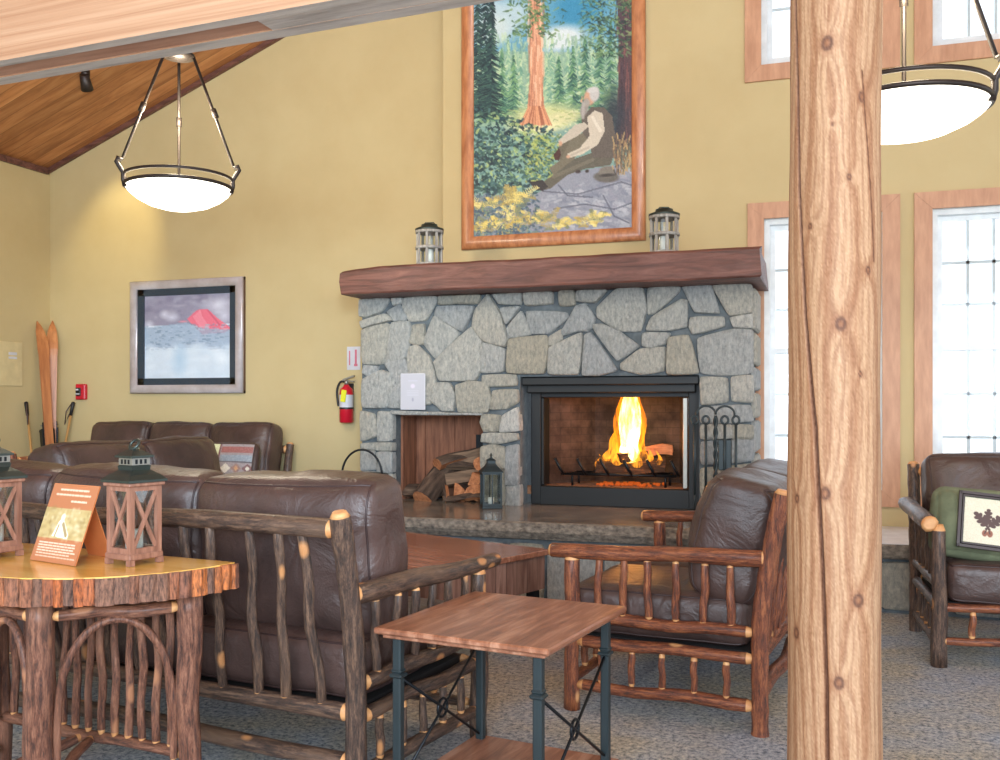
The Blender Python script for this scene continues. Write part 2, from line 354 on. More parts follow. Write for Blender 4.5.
def pole(name, a, b, r0, r1, mats, parent, seed=0, crook=.006, tip=(.02,.02), seg=11, nring=9):
    """a peeled-tip hickory pole from a to b; mats = (bark, cut wood)"""
    rnd = random.Random(seed); mt, L = zmat(a, b)
    ph = [rnd.uniform(0, 6.3) for _ in range(4)]; z = []; rr = []
    t0, t1 = tip
    if t0: z += [0, t0]; rr += [.62, .97]
    else: z += [0]; rr += [1]
    lo, hi = (t0 or 0), L-(t1 or 0)
    for i in range(1, nring): z.append(lo+(hi-lo)*i/nring); rr.append(1)
    if t1: z += [hi, L]; rr += [.97, .62]
    else: z += [L]; rr += [1]
    vs = []; fs = []; ms = []; n = len(z)
    for i in range(n):
        u = z[i]/L; rad = (r0*(1-u)+r1*u)*rr[i]
        env = math.sin(PI*min(1, max(0, u)))
        cx = crook*env*math.sin(3.3*u*PI+ph[0]); cy = crook*env*math.sin(2.7*u*PI+ph[1])
        for k in range(seg):
            an = 2*PI*k/seg
            q = rad*(1+.07*math.sin(2*an+ph[2]+u*5)+.05*rnd.uniform(-1, 1))
            vs.append((cx+q*math.cos(an), cy+q*math.sin(an), z[i]))
    for i in range(n-1):
        mi = 1 if ((i == 0 and t0) or (i == n-2 and t1)) else 0
        for k in range(seg): fs.append((i*seg+k, i*seg+(k+1) % seg, (i+1)*seg+(k+1) % seg, (i+1)*seg+k)); ms.append(mi)
    mb = MB(); mb.add(vs, fs, ms, True)
    mb.add(vs[:seg], [tuple(range(seg))[::-1]], 1); mb.add(vs[-seg:], [tuple(range(seg))], 1)
    return mb.build(name, list(mats), parent, mt)

def smooth_path(pts, n=8):
    P = [Vector(p) for p in pts]; out = []
    for i in range(len(P)-1):
        p0 = P[max(0, i-1)]; p1 = P[i]; p2 = P[i+1]; p3 = P[min(len(P)-1, i+2)]
        for k in range(n):
            t = k/n
            out.append(.5*((2*p1)+(p2-p0)*t+(2*p0-5*p1+4*p2-p3)*t*t+(3*p1-p0-3*p2+p3)*t**3))
    out.append(P[-1]); return out
def bent(name, pts, r, mats, parent, seed=0, n=7, tip=.018, seg=11):
    rnd = random.Random(seed); P = smooth_path(pts, n); k = len(P)
    rs = [r*(1+.06*rnd.uniform(-1, 1)) for _ in range(k)]
    mb = MB(); mb.tube(P, rs, seg, 0, cap=False)
    for e, q in ((0, 1), (k-1, k-2)):
        d = (P[e]-P[q]).normalized()
        mb.tube([P[e], P[e]+d*tip], [rs[e], rs[e]*.68], seg, 1, True, capmi=1)
    return mb.build(name, list(mats), parent)

def pillow_mesh(w, d, h, r, bulge, seed, n=14, wr=.006, pinch=.0):
    """soft cushion: w (x) by d (y, thickness) by h (z), faces bulging along y"""
    vs = {}; vl = []; fs = []
    def key(p): return tuple(round(q*1000) for q in p)
    def vid(p):
        k = key(p)
        if k not in vs: vs[k] = len(vl); vl.append(p)
        return vs[k]
    for ax in range(3):
        for sg in (-1, 1):
            for i in range(n):
                for j in range(n):
                    q = []
                    for (a, b) in ((i, j), (i+1, j), (i+1, j+1), (i, j+1)):
                        p = [0,0,0]; p[ax] = sg
                        u = math.sin((a/n*2-1)*PI/2*.86)/math.sin(PI/2*.86); v = math.sin((b/n*2-1)*PI/2*.86)/math.sin(PI/2*.86)
                        p[(ax+1) % 3] = u; p[(ax+2) % 3] = v; q.append(vid(tuple(p)))
                    fs.append(q if sg > 0 else q[::-1])
    out = []; sd = Vector((seed*3.7, seed*1.3, seed*7.1))
    for p in vl:
        x, y, z = p[0]*w/2, p[1]*d/2, p[2]*h/2
        rr = min(r, d/2*.98, w/2*.98, h/2*.98)
        q = Vector((max(-(w/2-rr), min(w/2-rr, x)), max(-(d/2-rr), min(d/2-rr, y)), max(-(h/2-rr), min(h/2-rr, z))))
        dv = Vector((x, y, z))-q
        if dv.length > 1e-9: dv = dv.normalized()*rr*max(abs(dv.x), abs(dv.y), abs(dv.z))/rr if dv.length > rr else dv
        c = q+dv
        bx = (1-p[0]**2)*(1-p[2]**2)
        c.y += bulge*bx*p[1]
        c.x += .25*bulge*(1-p[2]**2)*(1-p[1]**2)*p[0]*1.2; c.z += .3*bulge*(1-p[0]**2)*(1-p[1]**2)*p[2]*1.2
        if pinch:
            e = (abs(p[0])**4)*(abs(p[2])**4); c.y *= (1-pinch*e)
            c.x *= 1-.06*pinch*(1-p[2]**2)*abs(p[0])
            c.z *= 1-.06*pinch*(1-p[0]**2)*abs(p[2])
        nn = Vector((p[0]*d, p[1]*w*1.4, p[2]*d)).normalized()
        wv = mnoise.noise(Vector((c.x*5, c.y*3, c.z*8))+sd)*.6+mnoise.noise(Vector((c.x*13, c.y*9, c.z*11))+sd)*.35+.5*(.5-abs(mnoise.noise(Vector((c.x*4+c.z*5, c.y*4, c.z*4-c.x*3))+sd)))
        c += nn*wr*wv*2
        out.append(c)
    loops = []
    for sy in (-1, 1):
        L = [(math.atan2(p[2], p[0]) , i) for i, p in enumerate(vl) if abs(p[1]-sy) < 1e-6 and (abs(abs(p[0])-1) < 1e-6 or abs(abs(p[2])-1) < 1e-6)]
        loops.append([out[i] for a, i in sorted(L)])
    return out, fs, loops
def cushion(name, w, d, h, r, bulge, seed, mat, parent, mt, piping=True, wr=.006, pinch=0, n=14):
    vs, fs, loops = pillow_mesh(w, d, h, r, bulge, seed, n, wr, pinch)
    mb = MB(); mb.add(vs, fs, 0, True); o = mb.build(name, mat, parent, mt)
    if piping:
        pb = MB()
        for L in loops: pb.tube(L, .0042, 6, 0, closed=True)
        pb.build('piping', M['piping'], o)
    return o

# ------------------------------------------------------------------ painted surfaces (colour per vertex of a fine flat mesh)
class Art:
    def __init__(s, w, h, W, H, base=(1,1,1)):
        s.w, s.h, s.W, s.H = w, h, W, H; s.a = np.zeros((h, w, 3)); s.a[:] = base
        ys, xs = np.mgrid[0:h, 0:w]; s.x = xs/(w-1)*W; s.y = ys/(h-1)*H          # y counts downward from the top edge
    def mask(s, m, c, al=1):
        m = np.clip(m*al, 0, 1)[..., None]; s.a = s.a*(1-m)+np.array(c)/255.*m
    def poly(s, pts, c, al=1):
        ins = np.zeros((s.h, s.w), bool); n = len(pts)
        for i in range(n):
            x0, y0 = pts[i]; x1, y1 = pts[(i+1) % n]
            if y0 == y1: continue
            cond = ((y0 > s.y) != (y1 > s.y)) & (s.x < (x1-x0)*(s.y-y0)/(y1-y0)+x0); ins ^= cond
        s.mask(ins.astype(float), c, al)
    def ell(s, cx, cy, rx, ry, c, al=1, soft=.2, ang=0):
        ca, sa = math.cos(ang), math.sin(ang); dx, dy = s.x-cx, s.y-cy
        d = np.sqrt(((dx*ca+dy*sa)/rx)**2+((-dx*sa+dy*ca)/ry)**2)
        s.mask(np.clip((1-d)/soft, 0, 1), c, al)
    def line(s, x0, y0, x1, y1, r0, c, al=1, r1=None):
        r1 = r0 if r1 is None else r1
        bx0, bx1 = min(x0, x1)-max(r0, r1), max(x0, x1)+max(r0, r1); by0, by1 = min(y0, y1)-max(r0, r1), max(y0, y1)+max(r0, r1)
        i0 = max(0, int(bx0/s.W*(s.w-1))); i1 = min(s.w, int(bx1/s.W*(s.w-1))+2); j0 = max(0, int(by0/s.H*(s.h-1))); j1 = min(s.h, int(by1/s.H*(s.h-1))+2)
        if i0 >= i1 or j0 >= j1: return
        X = s.x[j0:j1, i0:i1]; Y = s.y[j0:j1, i0:i1]; dx, dy = x1-x0, y1-y0; L = dx*dx+dy*dy+1e-9
        t = np.clip(((X-x0)*dx+(Y-y0)*dy)/L, 0, 1); d = np.hypot(X-x0-t*dx, Y-y0-t*dy); rr = r0+(r1-r0)*t
        m = (np.clip((rr-d)/(.35*max(r0, r1))+.5, 0, 1)*al)[..., None]
        s.a[j0:j1, i0:i1] = s.a[j0:j1, i0:i1]*(1-m)+np.array(c)/255.*m
    def pline(s, pts, r, c, al=1):
        for a, b in zip(pts, pts[1:]): s.line(a[0], a[1], b[0], b[1], r, c, al)
    def fuzz(s, amt, rnd, cell=1):
        h, w = (s.h+cell-1)//cell, (s.w+cell-1)//cell
        g = np.random.RandomState(rnd).normal(0, amt, (h, w, 1)); g = np.repeat(np.repeat(g, cell, 0), cell, 1)[:s.h, :s.w]
        s.a = np.clip(s.a+g, 0, 1)
    def mesh(s, name, mat, parent=None, mt=None, f=None):
        """f(u, v) gives the point (v up); default a flat upright sheet w x h facing -y, bottom centre at the origin"""
        h, w = s.h, s.w
        f = f or (lambda u, v: ((u-.5)*s.W, 0, v*s.H))
        vs = [f(i/(w-1), 1-j/(h-1)) for j in range(h) for i in range(w)]
        fs = [(j*w+i, (j+1)*w+i, (j+1)*w+i+1, j*w+i+1) for j in range(h-1) for i in range(w-1)]
        me = bpy.data.meshes.new(name); me.from_pydata(vs, [], fs); me.materials.append(mat)
        at = me.color_attributes.new('Col', 'FLOAT_COLOR', 'POINT')
        c = np.clip(s.a.reshape(-1, 3), 0, 1); c = np.where(c <= .04045, c/12.92, ((c+.055)/1.055)**2.4)
        at.data.foreach_set('color', np.concatenate([c, np.ones((len(c), 1))], 1).astype(np.float32).ravel())
        me.polygons.foreach_set('use_smooth', [True]*len(fs)); me.update()
        o = bpy.data.objects.new(name, me); COL.objects.link(o)
        if parent: o.parent = parent
        if mt is not None: o.matrix_local = mt
        return o
# ------------------------------------------------------------------ the setting
def zceil(x): return 3.48+.386*(x+6.93) if x < 0 else 6.155-.386*x
XZ = Matrix(((1,0,0,0),(0,0,-1,0),(0,1,0,0),(0,0,0,1)))            # prism polygons drawn in x,z; extruded along -y
mb = MB(); mb.bb(-7.1, 6.9, -3.5, 7.5, -.12, 0); struct(mb.build('floor', M['carpet']))
mb = MB(); mb.prism([(-7.2,3.376),(0,6.155),(6.9,3.49),(6.9,3.63),(0,6.30),(-7.2,3.52)], 1.5, -7.5, 0, XZ); struct(mb.build('ceiling', M['ceiling']))
mb = MB(); mb.bb(-7.13, -6.93, -1.5, 7.5, -.1, 3.49); struct(mb.build('wall_left', M['wall']))
mb = MB(); mb.prism([(-6.93,-.1),(-2.857,-.1),(-2.857,zceil(-2.857)+.02),(-6.93,3.5)], -7.25, -7.45, 0, XZ); struct(mb.build('wall_back', M['wall']))
WY = 7.07
LW = [(-.51,.497,.554,2.685), (.585,1.592,.554,2.685)]; UW = [(-.53,.497,3.55,4.62), (.585,1.612,3.55,4.62)]
def wall_holes(mb, x0, x1, z0, z1, y0, y1, holes):
    xs = sorted({x0, x1, *[h[0] for h in holes], *[h[1] for h in holes]}); zs = sorted({z0, z1, *[h[2] for h in holes], *[h[3] for h in holes]})
    for a, b in zip(xs, xs[1:]):
        run = None
        for c, d in zip(zs, zs[1:]):
            cx, cz = (a+b)/2, (c+d)/2
            if any(h[0] < cx < h[1] and h[2] < cz < h[3] for h in holes): continue
            mb.bb(a, b, y0, y1, c, d)
mb = MB()
hol = [(a+.10, b-.10, c+.10, d-.10) for a, b, c, d in LW+UW]+[(-2.2,-.7,.45,1.6)]
wall_holes(mb, -2.857, 5.2, -.1, 5.0, WY, 7.27, hol)
mb.prism([(-2.857,5.0),(5.2,5.0),(2.9,5.03),(0,6.17),(-2.857,5.06)], -WY, -7.27, 0, XZ)
struct(mb.build('wall_back', M['wall'], fix=False))
mb = MB()
for a, b in (((-6.93,3.44),(-2.86,5.01)),):
    mb.prism([a, b, (b[0], b[1]+.06), (a[0], a[1]+.06)], -7.21, -7.25, 0, XZ)
struct(mb.build('trim_1', M['mantel']))
mb = MB(); mb.bb(-6.93, -6.90, 0, 7.21, 3.42, 3.475); struct(mb.build('trim_2', M['mantel']))

def window(n, rect, cols, rows, meet, label):
    x0, x1, z0, z1 = rect; w = thing('window_%d' % n, label, 'window', ((x0+x1)/2, WY, z0)); w['kind'] = 'structure'; del w['category']
    W, H = x1-x0, z1-z0; t = .113; hw = W/2
    mb = MB()                                                   # mitred casing
    for P in ([(-hw,0),(hw,0),(hw-t,t),(-hw+t,t)], [(-hw,H),(-hw+t,H-t),(hw-t,H-t),(hw,H)], [(-hw,0.001),(-hw+t,t+.001),(-hw+t,H-t-.001),(-hw,H-.001)], [(hw,.001),(hw,H-.001),(hw-t,H-t-.001),(hw-t,t+.001)]):
        mb.prism(P, 0.001, .026, 0, XZ)
    mb.build('window_casing', M['trim'], w)
    g = .10; a, b, c, d = -hw+g, hw-g, g, H-g
    mb = MB()
    f = .05
    for q in ((a,a+f,c,d),(b-f,b,c,d),(a+f,b-f,c,c+f),(a+f,b-f,d-f,d)): mb.bb(q[0], q[1], .03, .12, q[2], q[3])
    mb.build('window_frame', M['vinyl'], w, fix=False)
    a, b, c, d = a+f, b-f, c+f, d-f
    secs = [(c, d, .07)] if meet is None else [(c, meet+.02, .055), (meet-.02, d, .085)]
    for k, (s0, s1, y) in enumerate(secs):
        sf = .035; sb = MB()
        for q in ((a,a+sf,s0,s1),(b-sf,b,s0,s1),(a+sf,b-sf,s0,s0+sf),(a+sf,b-sf,s1-sf,s1)): sb.bb(q[0], q[1], y, y+.028, q[2], q[3])
        so = sb.build('sash', M['vinyl'], w, fix=False)
        gb = MB(); gx = 4
        ga, gb_, gc, gd = a+sf, b-sf, s0+sf, s1-sf
        m = MB()
        for i in range(1, cols): xx = ga+(gb_-ga)*i/cols; m.bb(xx-.010, xx+.010, y+.018, y+.026, gc, gd)
        for i in range(1, rows[k]): zz = gc+(gd-gc)*i/rows[k]; m.bb(ga, gb_, y+.018, y+.026, zz-.010, zz+.010)
        m.build('muntin_grid', M['grid'], so)
        p = MB(); p.bb(ga-.005, gb_+.005, y+.012, y+.016, gc-.005, gd+.005); p.build('pane', M['glass'], so)
    return w
window(1, LW[0], 4, (3, 3), 1.634-.554, 'tall double-hung window with wood casing beside the stone fireplace')
window(2, LW[1], 4, (3, 3), 1.634-.554, 'tall double-hung window with wood casing behind the leather armchair')
window(3, UW[0], 4, (2,), None, 'upper window with wood casing partly hidden by the log post')
window(4, UW[1], 4, (2,), None, 'upper window with wood casing above the hanging lamp')

# stone-fronted bench below the windows
t = thing('window_bench', 'low stone bench with polished slab top running under the windows', 'bench', (0,0,0))
mb = MB(); mb.bb(-.395, 3.4, 6.22, WY-.005, 0, .33); mb.build('bench_base', M['mortar'], t)
mb = MB(); mb.bb(-.405, 3.45, 6.165, WY-.005, .33, .417, 0, .012)
mb.build('slab', [M['slab_edge']], t)
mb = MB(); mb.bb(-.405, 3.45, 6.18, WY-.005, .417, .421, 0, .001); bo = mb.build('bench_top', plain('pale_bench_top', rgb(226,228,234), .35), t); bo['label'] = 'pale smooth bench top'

def stones(polys, yface, name, parent, mat, depth=.05, seed=1, grow=0):
    rnd = random.Random(seed); mb = MB()
    for pl in polys:
        P = [Vector((x, z)) for x, z in pl]
        ar = sum(P[i].x*P[(i+1) % len(P)].y-P[(i+1) % len(P)].x*P[i].y for i in range(len(P)))/2
        if ar < 0: P.reverse()
        for _ in range(2):
            Q = []
            for i in range(len(P)):
                a, b = P[i], P[(i+1) % len(P)]; f = .07 if _ == 0 else .22
                Q += [a.lerp(b, f), a.lerp(b, 1-f)]
            P = Q
        c = sum(P, Vector((0, 0)))/len(P); n = len(P); off = rnd.uniform(-.012, .014); tx, tz = rnd.uniform(-.05, .05), rnd.uniform(-.05, .05)
        vs = []; rings = [(1.0,-depth), (1.0,.014), (.985,.028), (.93,.034), (.66,.037), (.33,.039)]
        for s, y in rings:
            for p in P:
                d = p-c; k = (max(.5, 1-(1-s)*.13/max(.05, d.length)) if s > .85 else s)*(1+grow/max(.05, d.length))
                q = c+d*k
                nz = mnoise.noise(Vector((q.x*13, q.y*13, seed)))*.012+mnoise.noise(Vector((q.x*31, q.y*31, seed)))*.009
                yy = yface-(y+(off+nz+(q.x-c.x)*tx+(q.y-c.y)*tz if y > 0 else 0)); vs.append((q.x, yy, q.y))
        vs.append((c.x, yface-.039-off, c.y)); fs = []
        for r_ in range(len(rings)-1):
            for i in range(n): fs.append((r_*n+i, r_*n+(i+1) % n, (r_+1)*n+(i+1) % n, (r_+1)*n+i))
        L = (len(rings)-1)*n
        for i in range(n): fs.append((L+i, L+(i+1) % n, len(vs)-1))
        mb.add(vs, fs, 0, True)
    return mb.build(name, mat, parent)
rb = random.Random(9); pl = []
x = -.39
while x < 3.3:
    w = rb.uniform(.22, .42)
    if rb.random() < .5: pl.append([(x+.012,.02),(x+w-.012,.02+rb.uniform(-.01,.01)),(x+w-.012,.31),(x+.012,.31)])
    else:
        zz = rb.uniform(.13, .2); pl.append([(x+.012,.02),(x+w-.012,.02),(x+w-.012,zz),(x+.012,zz+.03)]); pl.append([(x+.012,zz+.055),(x+w-.012,zz+.025),(x+w-.012,.31),(x+.012,.31)])
    x += w
stones(pl, 6.215, 'stonework', t, M['stone'], .03, 5)

# ------------------------------------------------------------------ fireplace
STONES = [[(-3.372,2.089),(-3.114,2.086),(-3.1,2.034),(-3.164,1.959),(-3.285,1.921),(-3.364,1.929)],[(-3.072,2.072),(-2.994,2.075),(-3.001,2.012),(-3.057,2.001)],[(-2.973,2.081),(-2.717,2.078),(-2.724,2.009),(-2.8,1.884),(-2.931,1.881),(-2.987,1.985)],[(-3.114,1.951),(-3.015,1.999),(-2.959,1.914),(-2.973,1.882),(-3.057,1.885)],[(-3.328,1.886),(-3.128,1.935),(-3.072,1.885),(-3.206,1.863),(-3.314,1.834)],[(-3.328,1.821),(-3.121,1.861),(-3.079,1.834),(-3.142,1.565),(-3.321,1.567)],[(-3.072,1.866),(-2.938,1.869),(-2.917,1.811),(-2.959,1.607),(-3.128,1.564),(-3.114,1.635)],[(-2.903,1.842),(-2.813,1.846),(-2.811,1.706),(-2.897,1.708),(-2.924,1.721)],[(-2.731,1.907),(-2.528,1.776),(-2.711,1.59),(-2.807,1.706)],[(-2.704,1.976),(-2.414,1.973),(-2.508,1.788),(-2.724,1.913)],[(-2.683,2.07),(-2.582,2.073),(-2.575,1.997),(-2.69,1.995)],[(-2.561,2.072),(-2.374,2.078),(-2.381,1.991),(-2.561,1.997)],[(-2.434,1.817),(-2.354,1.747),(-2.361,1.535),(-2.401,1.436),(-2.676,1.432),(-2.717,1.571),(-2.528,1.738)],[(-2.952,1.671),(-2.869,1.695),(-2.772,1.604),(-2.724,1.464),(-2.724,1.362),(-2.758,1.261),(-2.952,1.261),(-2.945,1.504)],[(-3.128,1.558),(-2.966,1.588),(-2.945,1.504),(-2.973,1.236),(-3.1,1.236),(-3.036,1.415),(-3.079,1.493)],[(-3.3,1.547),(-3.192,1.539),(-3.199,1.507),(-3.264,1.469),(-3.307,1.495)],[(-3.314,1.443),(-3.164,1.507),(-3.079,1.48),(-3.043,1.403),(-3.114,1.236),(-3.321,1.235)],[(-2.71,1.408),(-2.607,1.407),(-2.564,1.325),(-2.578,1.21),(-2.666,1.217),(-2.768,1.299)],[(-2.549,1.393),(-2.448,1.419),(-2.32,1.405),(-2.288,1.298),(-2.313,1.202),(-2.535,1.201)],[(-2.302,2.056),(-2.23,1.93),(-2.158,1.73),(-2.184,1.675),(-2.342,1.722),(-2.421,1.823),(-2.401,1.935)],[(-2.348,1.703),(-2.178,1.65),(-2.191,1.496),(-2.361,1.488)],[(-2.269,2.086),(-2.055,2.084),(-2.061,1.974),(-2.217,1.985)],[(-2.035,2.083),(-1.826,2.078),(-1.826,1.972),(-2.016,1.966)],[(-2.21,1.948),(-2.068,1.955),(-2.165,1.835)],[(-2.055,1.924),(-1.984,1.757),(-2.152,1.736),(-2.158,1.804)],[(-2.023,1.923),(-1.725,1.902),(-1.713,1.865),(-1.851,1.766),(-1.978,1.763)],[(-1.769,2.067),(-1.669,2.069),(-1.663,1.96),(-1.763,1.958)],[(-1.632,2.068),(-1.43,2.066),(-1.515,1.973),(-1.645,1.984)],[(-1.651,1.942),(-1.583,1.958),(-1.521,1.86),(-1.534,1.8),(-1.577,1.771),(-1.632,1.779),(-1.738,1.745),(-1.75,1.775),(-1.682,1.876)],[(-1.845,1.735),(-1.763,1.782),(-1.757,1.715),(-1.819,1.674),(-1.851,1.687)],[(-2.145,1.724),(-1.87,1.742),(-1.857,1.662),(-1.882,1.48),(-2.158,1.483)],[(-1.838,1.656),(-1.614,1.754),(-1.607,1.718),(-1.632,1.471),(-1.851,1.474)],[(-1.583,1.735),(-1.54,1.752),(-1.357,1.492),(-1.491,1.464),(-1.601,1.465)],[(-1.521,1.812),(-1.454,1.81),(-1.339,1.753),(-1.202,1.662),(-1.357,1.558),(-1.515,1.776)],[(-1.491,1.931),(-1.357,2.051),(-1.181,2.068),(-1.157,1.908),(-1.198,1.762),(-1.345,1.771),(-1.491,1.865)],[(-2.342,1.466),(-2.1,1.468),(-2.093,1.39),(-2.342,1.385)],[(-1.139,2.066),(-0.929,2.058),(-0.935,2.017),(-1.098,1.883),(-1.139,1.878)],[(-1.145,1.778),(-1.116,1.848),(-0.923,1.965),(-0.879,1.957),(-0.883,1.783),(-0.981,1.768),(-1.139,1.764)],[(-0.906,2.069),(-0.717,2.073),(-0.7,1.986),(-0.661,1.869),(-0.82,1.886),(-0.866,1.98)],[(-0.706,2.078),(-0.455,2.077),(-0.455,1.869),(-0.593,1.856),(-0.638,1.937)],[(-0.848,1.84),(-0.638,1.84),(-0.633,1.777),(-0.831,1.733),(-0.854,1.782)],[(-0.588,1.833),(-0.455,1.854),(-0.455,1.766),(-0.56,1.775)],[(-0.803,1.7),(-0.571,1.752),(-0.449,1.749),(-0.449,1.465),(-0.638,1.455),(-0.78,1.468)],[(-0.999,1.704),(-0.866,1.719),(-0.797,1.468),(-1.01,1.465)],[(-1.169,1.743),(-0.993,1.739),(-1.028,1.67),(-1.121,1.648),(-1.175,1.661)],[(-1.324,1.539),(-1.192,1.632),(-1.028,1.646),(-1.039,1.483),(-1.181,1.467),(-1.324,1.498)],[(-0.783,1.435),(-0.614,1.427),(-0.608,1.275),(-0.777,1.255)],[(-0.579,1.433),(-0.447,1.445),(-0.447,1.274),(-0.575,1.281)],[(-0.783,1.235),(-0.466,1.248),(-0.447,1.143),(-0.582,1.136),(-0.777,1.128)],[(-0.569,1.116),(-0.447,1.11),(-0.447,1.032),(-0.569,1.024)],[(-0.777,1.115),(-0.588,1.116),(-0.582,1.03),(-0.777,1.022)],[(-0.777,1.002),(-0.447,1.019),(-0.441,0.881),(-0.777,0.848)],[(-0.777,0.822),(-0.595,0.832),(-0.441,0.861),(-0.441,0.671),(-0.777,0.635)],[(-3.332,1.202),(-3.221,1.174),(-3.198,1.021),(-3.326,0.978)],[(-3.19,1.195),(-3.076,1.189),(-3.076,0.988),(-3.19,0.98)],[(-3.326,0.957),(-3.076,0.967),(-3.076,0.905),(-3.205,0.91),(-3.329,0.919)],[(-3.329,0.901),(-3.221,0.896),(-3.205,0.771),(-3.329,0.754)],[(-3.19,0.889),(-3.076,0.891),(-3.076,0.746),(-3.19,0.743)],[(-3.329,0.74),(-3.076,0.732),(-3.076,0.607),(-3.329,0.6)],[(-3.329,0.586),(-3.076,0.593),(-3.076,0.483),(-3.329,0.474)],[(-2.263,1.351),(-2.084,1.357),(-2.084,1.271),(-2.165,1.231),(-2.284,1.218)],[(-2.348,1.177),(-2.221,1.171),(-2.235,1.064),(-2.341,1.063),(-2.359,1.124)],[(-2.193,1.165),(-2.081,1.231),(-2.067,1.072),(-2.214,1.058)],[(-2.345,1.043),(-2.088,1.046),(-2.081,0.999),(-2.235,0.971),(-2.351,0.983)],[(-2.354,0.943),(-2.263,0.957),(-2.179,0.939),(-2.179,0.792),(-2.354,0.789)],[(-2.165,0.945),(-2.074,0.96),(-2.074,0.682),(-2.172,0.679)],[(-2.351,0.775),(-2.186,0.779),(-2.186,0.526),(-2.351,0.521)],[(-2.165,0.66),(-2.067,0.669),(-2.067,0.523),(-2.172,0.52)],[(-3.071,1.21),(-2.535,1.193),(-2.354,1.193),(-2.354,1.175),(-2.985,1.175),(-3.071,1.186)]]

FY = 6.60
fp = thing('stone_fireplace', 'broad grey fieldstone fireplace with timber mantel and raised slate hearth', 'fireplace', (0,0,0))
ZT = 2.055
mb = MB()
XL, XR, W0, W1, F0, F1 = -3.33, -.455, -3.071, -2.353, -2.067, -.797
WT, FT, HZ = 1.183, 1.453, .528
yb = 7.065
mb.bb(XL, W0, FY, yb, .0, ZT); mb.bb(W1, F0, FY, yb, 0, ZT); mb.bb(F1, XR, FY, yb, 0, ZT)
mb.bb(W0, W1, FY, yb, WT, ZT); mb.bb(F0, F1, FY, yb, FT, ZT)
mb.bb(W0, W1, FY, yb, 0, HZ-.06); mb.bb(F0, F1, FY, yb, 0, HZ-.06)
mb.bb(XL, -2.87, yb, 7.245, 0, ZT); mb.bb(W0, W1, yb-.03, yb, HZ-.06, WT)
mb.build('chimney_body', M['mortar'], fp, fix=False)
stones([[(max(XL-.01, min(XR+.01, x)), min(ZT-.004, z)) for x, z in p] for p in STONES], FY, 'stonework', fp, M['stone'], .045, 3, .012)
# side stones wrapping the right-hand corner
mb = MB(); rs = random.Random(4); z = .54
while z < 2.0:
    h = min(rs.uniform(.16, .34), 2.04-z); mb.box((XR+.012, 6.82, z+h/2), (.05, .42, h-.02), 0, None, .015); z += h
mb.build('corner_stones', M['stone'], fp)
mb = MB()                                                        # mantel, a rough-hewn beam
nx, P = 60, []
for i in range(nx+1):
    u = i/nx; x = -3.345+2.967*u
    dip = .028*max(0, 1-u/.12)**1.2
    prof = [(6.285,2.058),(6.277,2.07),(6.275,2.15),(6.277,2.238-dip),(6.290,2.254-dip),(6.6,2.256-dip),(7.064,2.256-dip),(7.064,2.058)]
    nz = lambda a, b: mnoise.noise(Vector((x*2.2, a*4, b)))*.010+mnoise.noise(Vector((x*7, a*9, b)))*.005
    P.append([(x+(.012*math.sin(k*2) if i in (0, nx) else 0), y+(nz(zz, 1) if y < 6.5 else 0), zz+(nz(y, 2)*.8 if y < 7 else 0)) for k, (y, zz) in enumerate(prof)])
vs = [p for r_ in P for p in r_]; n = 8; fs = []
for i in range(nx):
    for k in range(n): fs.append((i*n+k, i*n+(k+1) % n, (i+1)*n+(k+1) % n, (i+1)*n+k))
fs += [tuple(range(n))[::-1], tuple(range(nx*n, nx*n+n))]
mb.add(vs, fs, 0); mb.bb(-3.33, -2.87, 7.06, 7.245, 2.062, 2.22)
mo = mb.build('mantel', M['mantel'], fp); mo['label'] = 'dark stained rough-hewn timber mantel'
mb = MB()                                                        # hearth
mb.bb(-3.34, -.46, 5.72, FY+.02, 0, HZ-.11); mb.build('hearth_base', M['mortar'], fp)
mb = MB(); nx = 80; vs = []; fs = []; ms = []
for i in range(nx+1):
    x = -3.36+2.93*i/nx; e = mnoise.noise(Vector((x*3, 0, 0)))*.018+mnoise.noise(Vector((x*11, 3, 0)))*.010
    e2 = mnoise.noise(Vector((x*5, 7, 0)))*.014
    vs += [(x, 5.69+e2, HZ-.108), (x, 5.655+e, HZ-.06), (x, 5.665+e*.7, HZ-.008), (x, 5.685+e*.4, HZ), (x, 6.84, HZ), (x, 6.84, HZ-.108)]
for i in range(nx):
    for k in range(6):
        fs.append((i*6+k, i*6+(k+1) % 6, i*6+6+(k+1) % 6, i*6+6+k)); ms.append(1 if k < 3 else 0)
fs += [tuple(range(6))[::-1], tuple(range(nx*6, nx*6+6))]; ms += [1, 1]
mb.add(vs, fs, ms); ho = mb.build('hearth_slab', [M['slab'], M['slab_edge']], fp); ho['label'] = 'polished slate hearth slab with rough broken edge'
pl = []; x = -3.33
while x < -.55:
    w = rb.uniform(.25, .5); pl.append([(x+.012,.03),(x+w-.012,.03),(x+w-.012,.39),(x+.012,.39)]); x += w
stones([p for p in pl if p[1][0] < -.47], 5.72, 'stonework', fp, M['stone'], .03, 8)
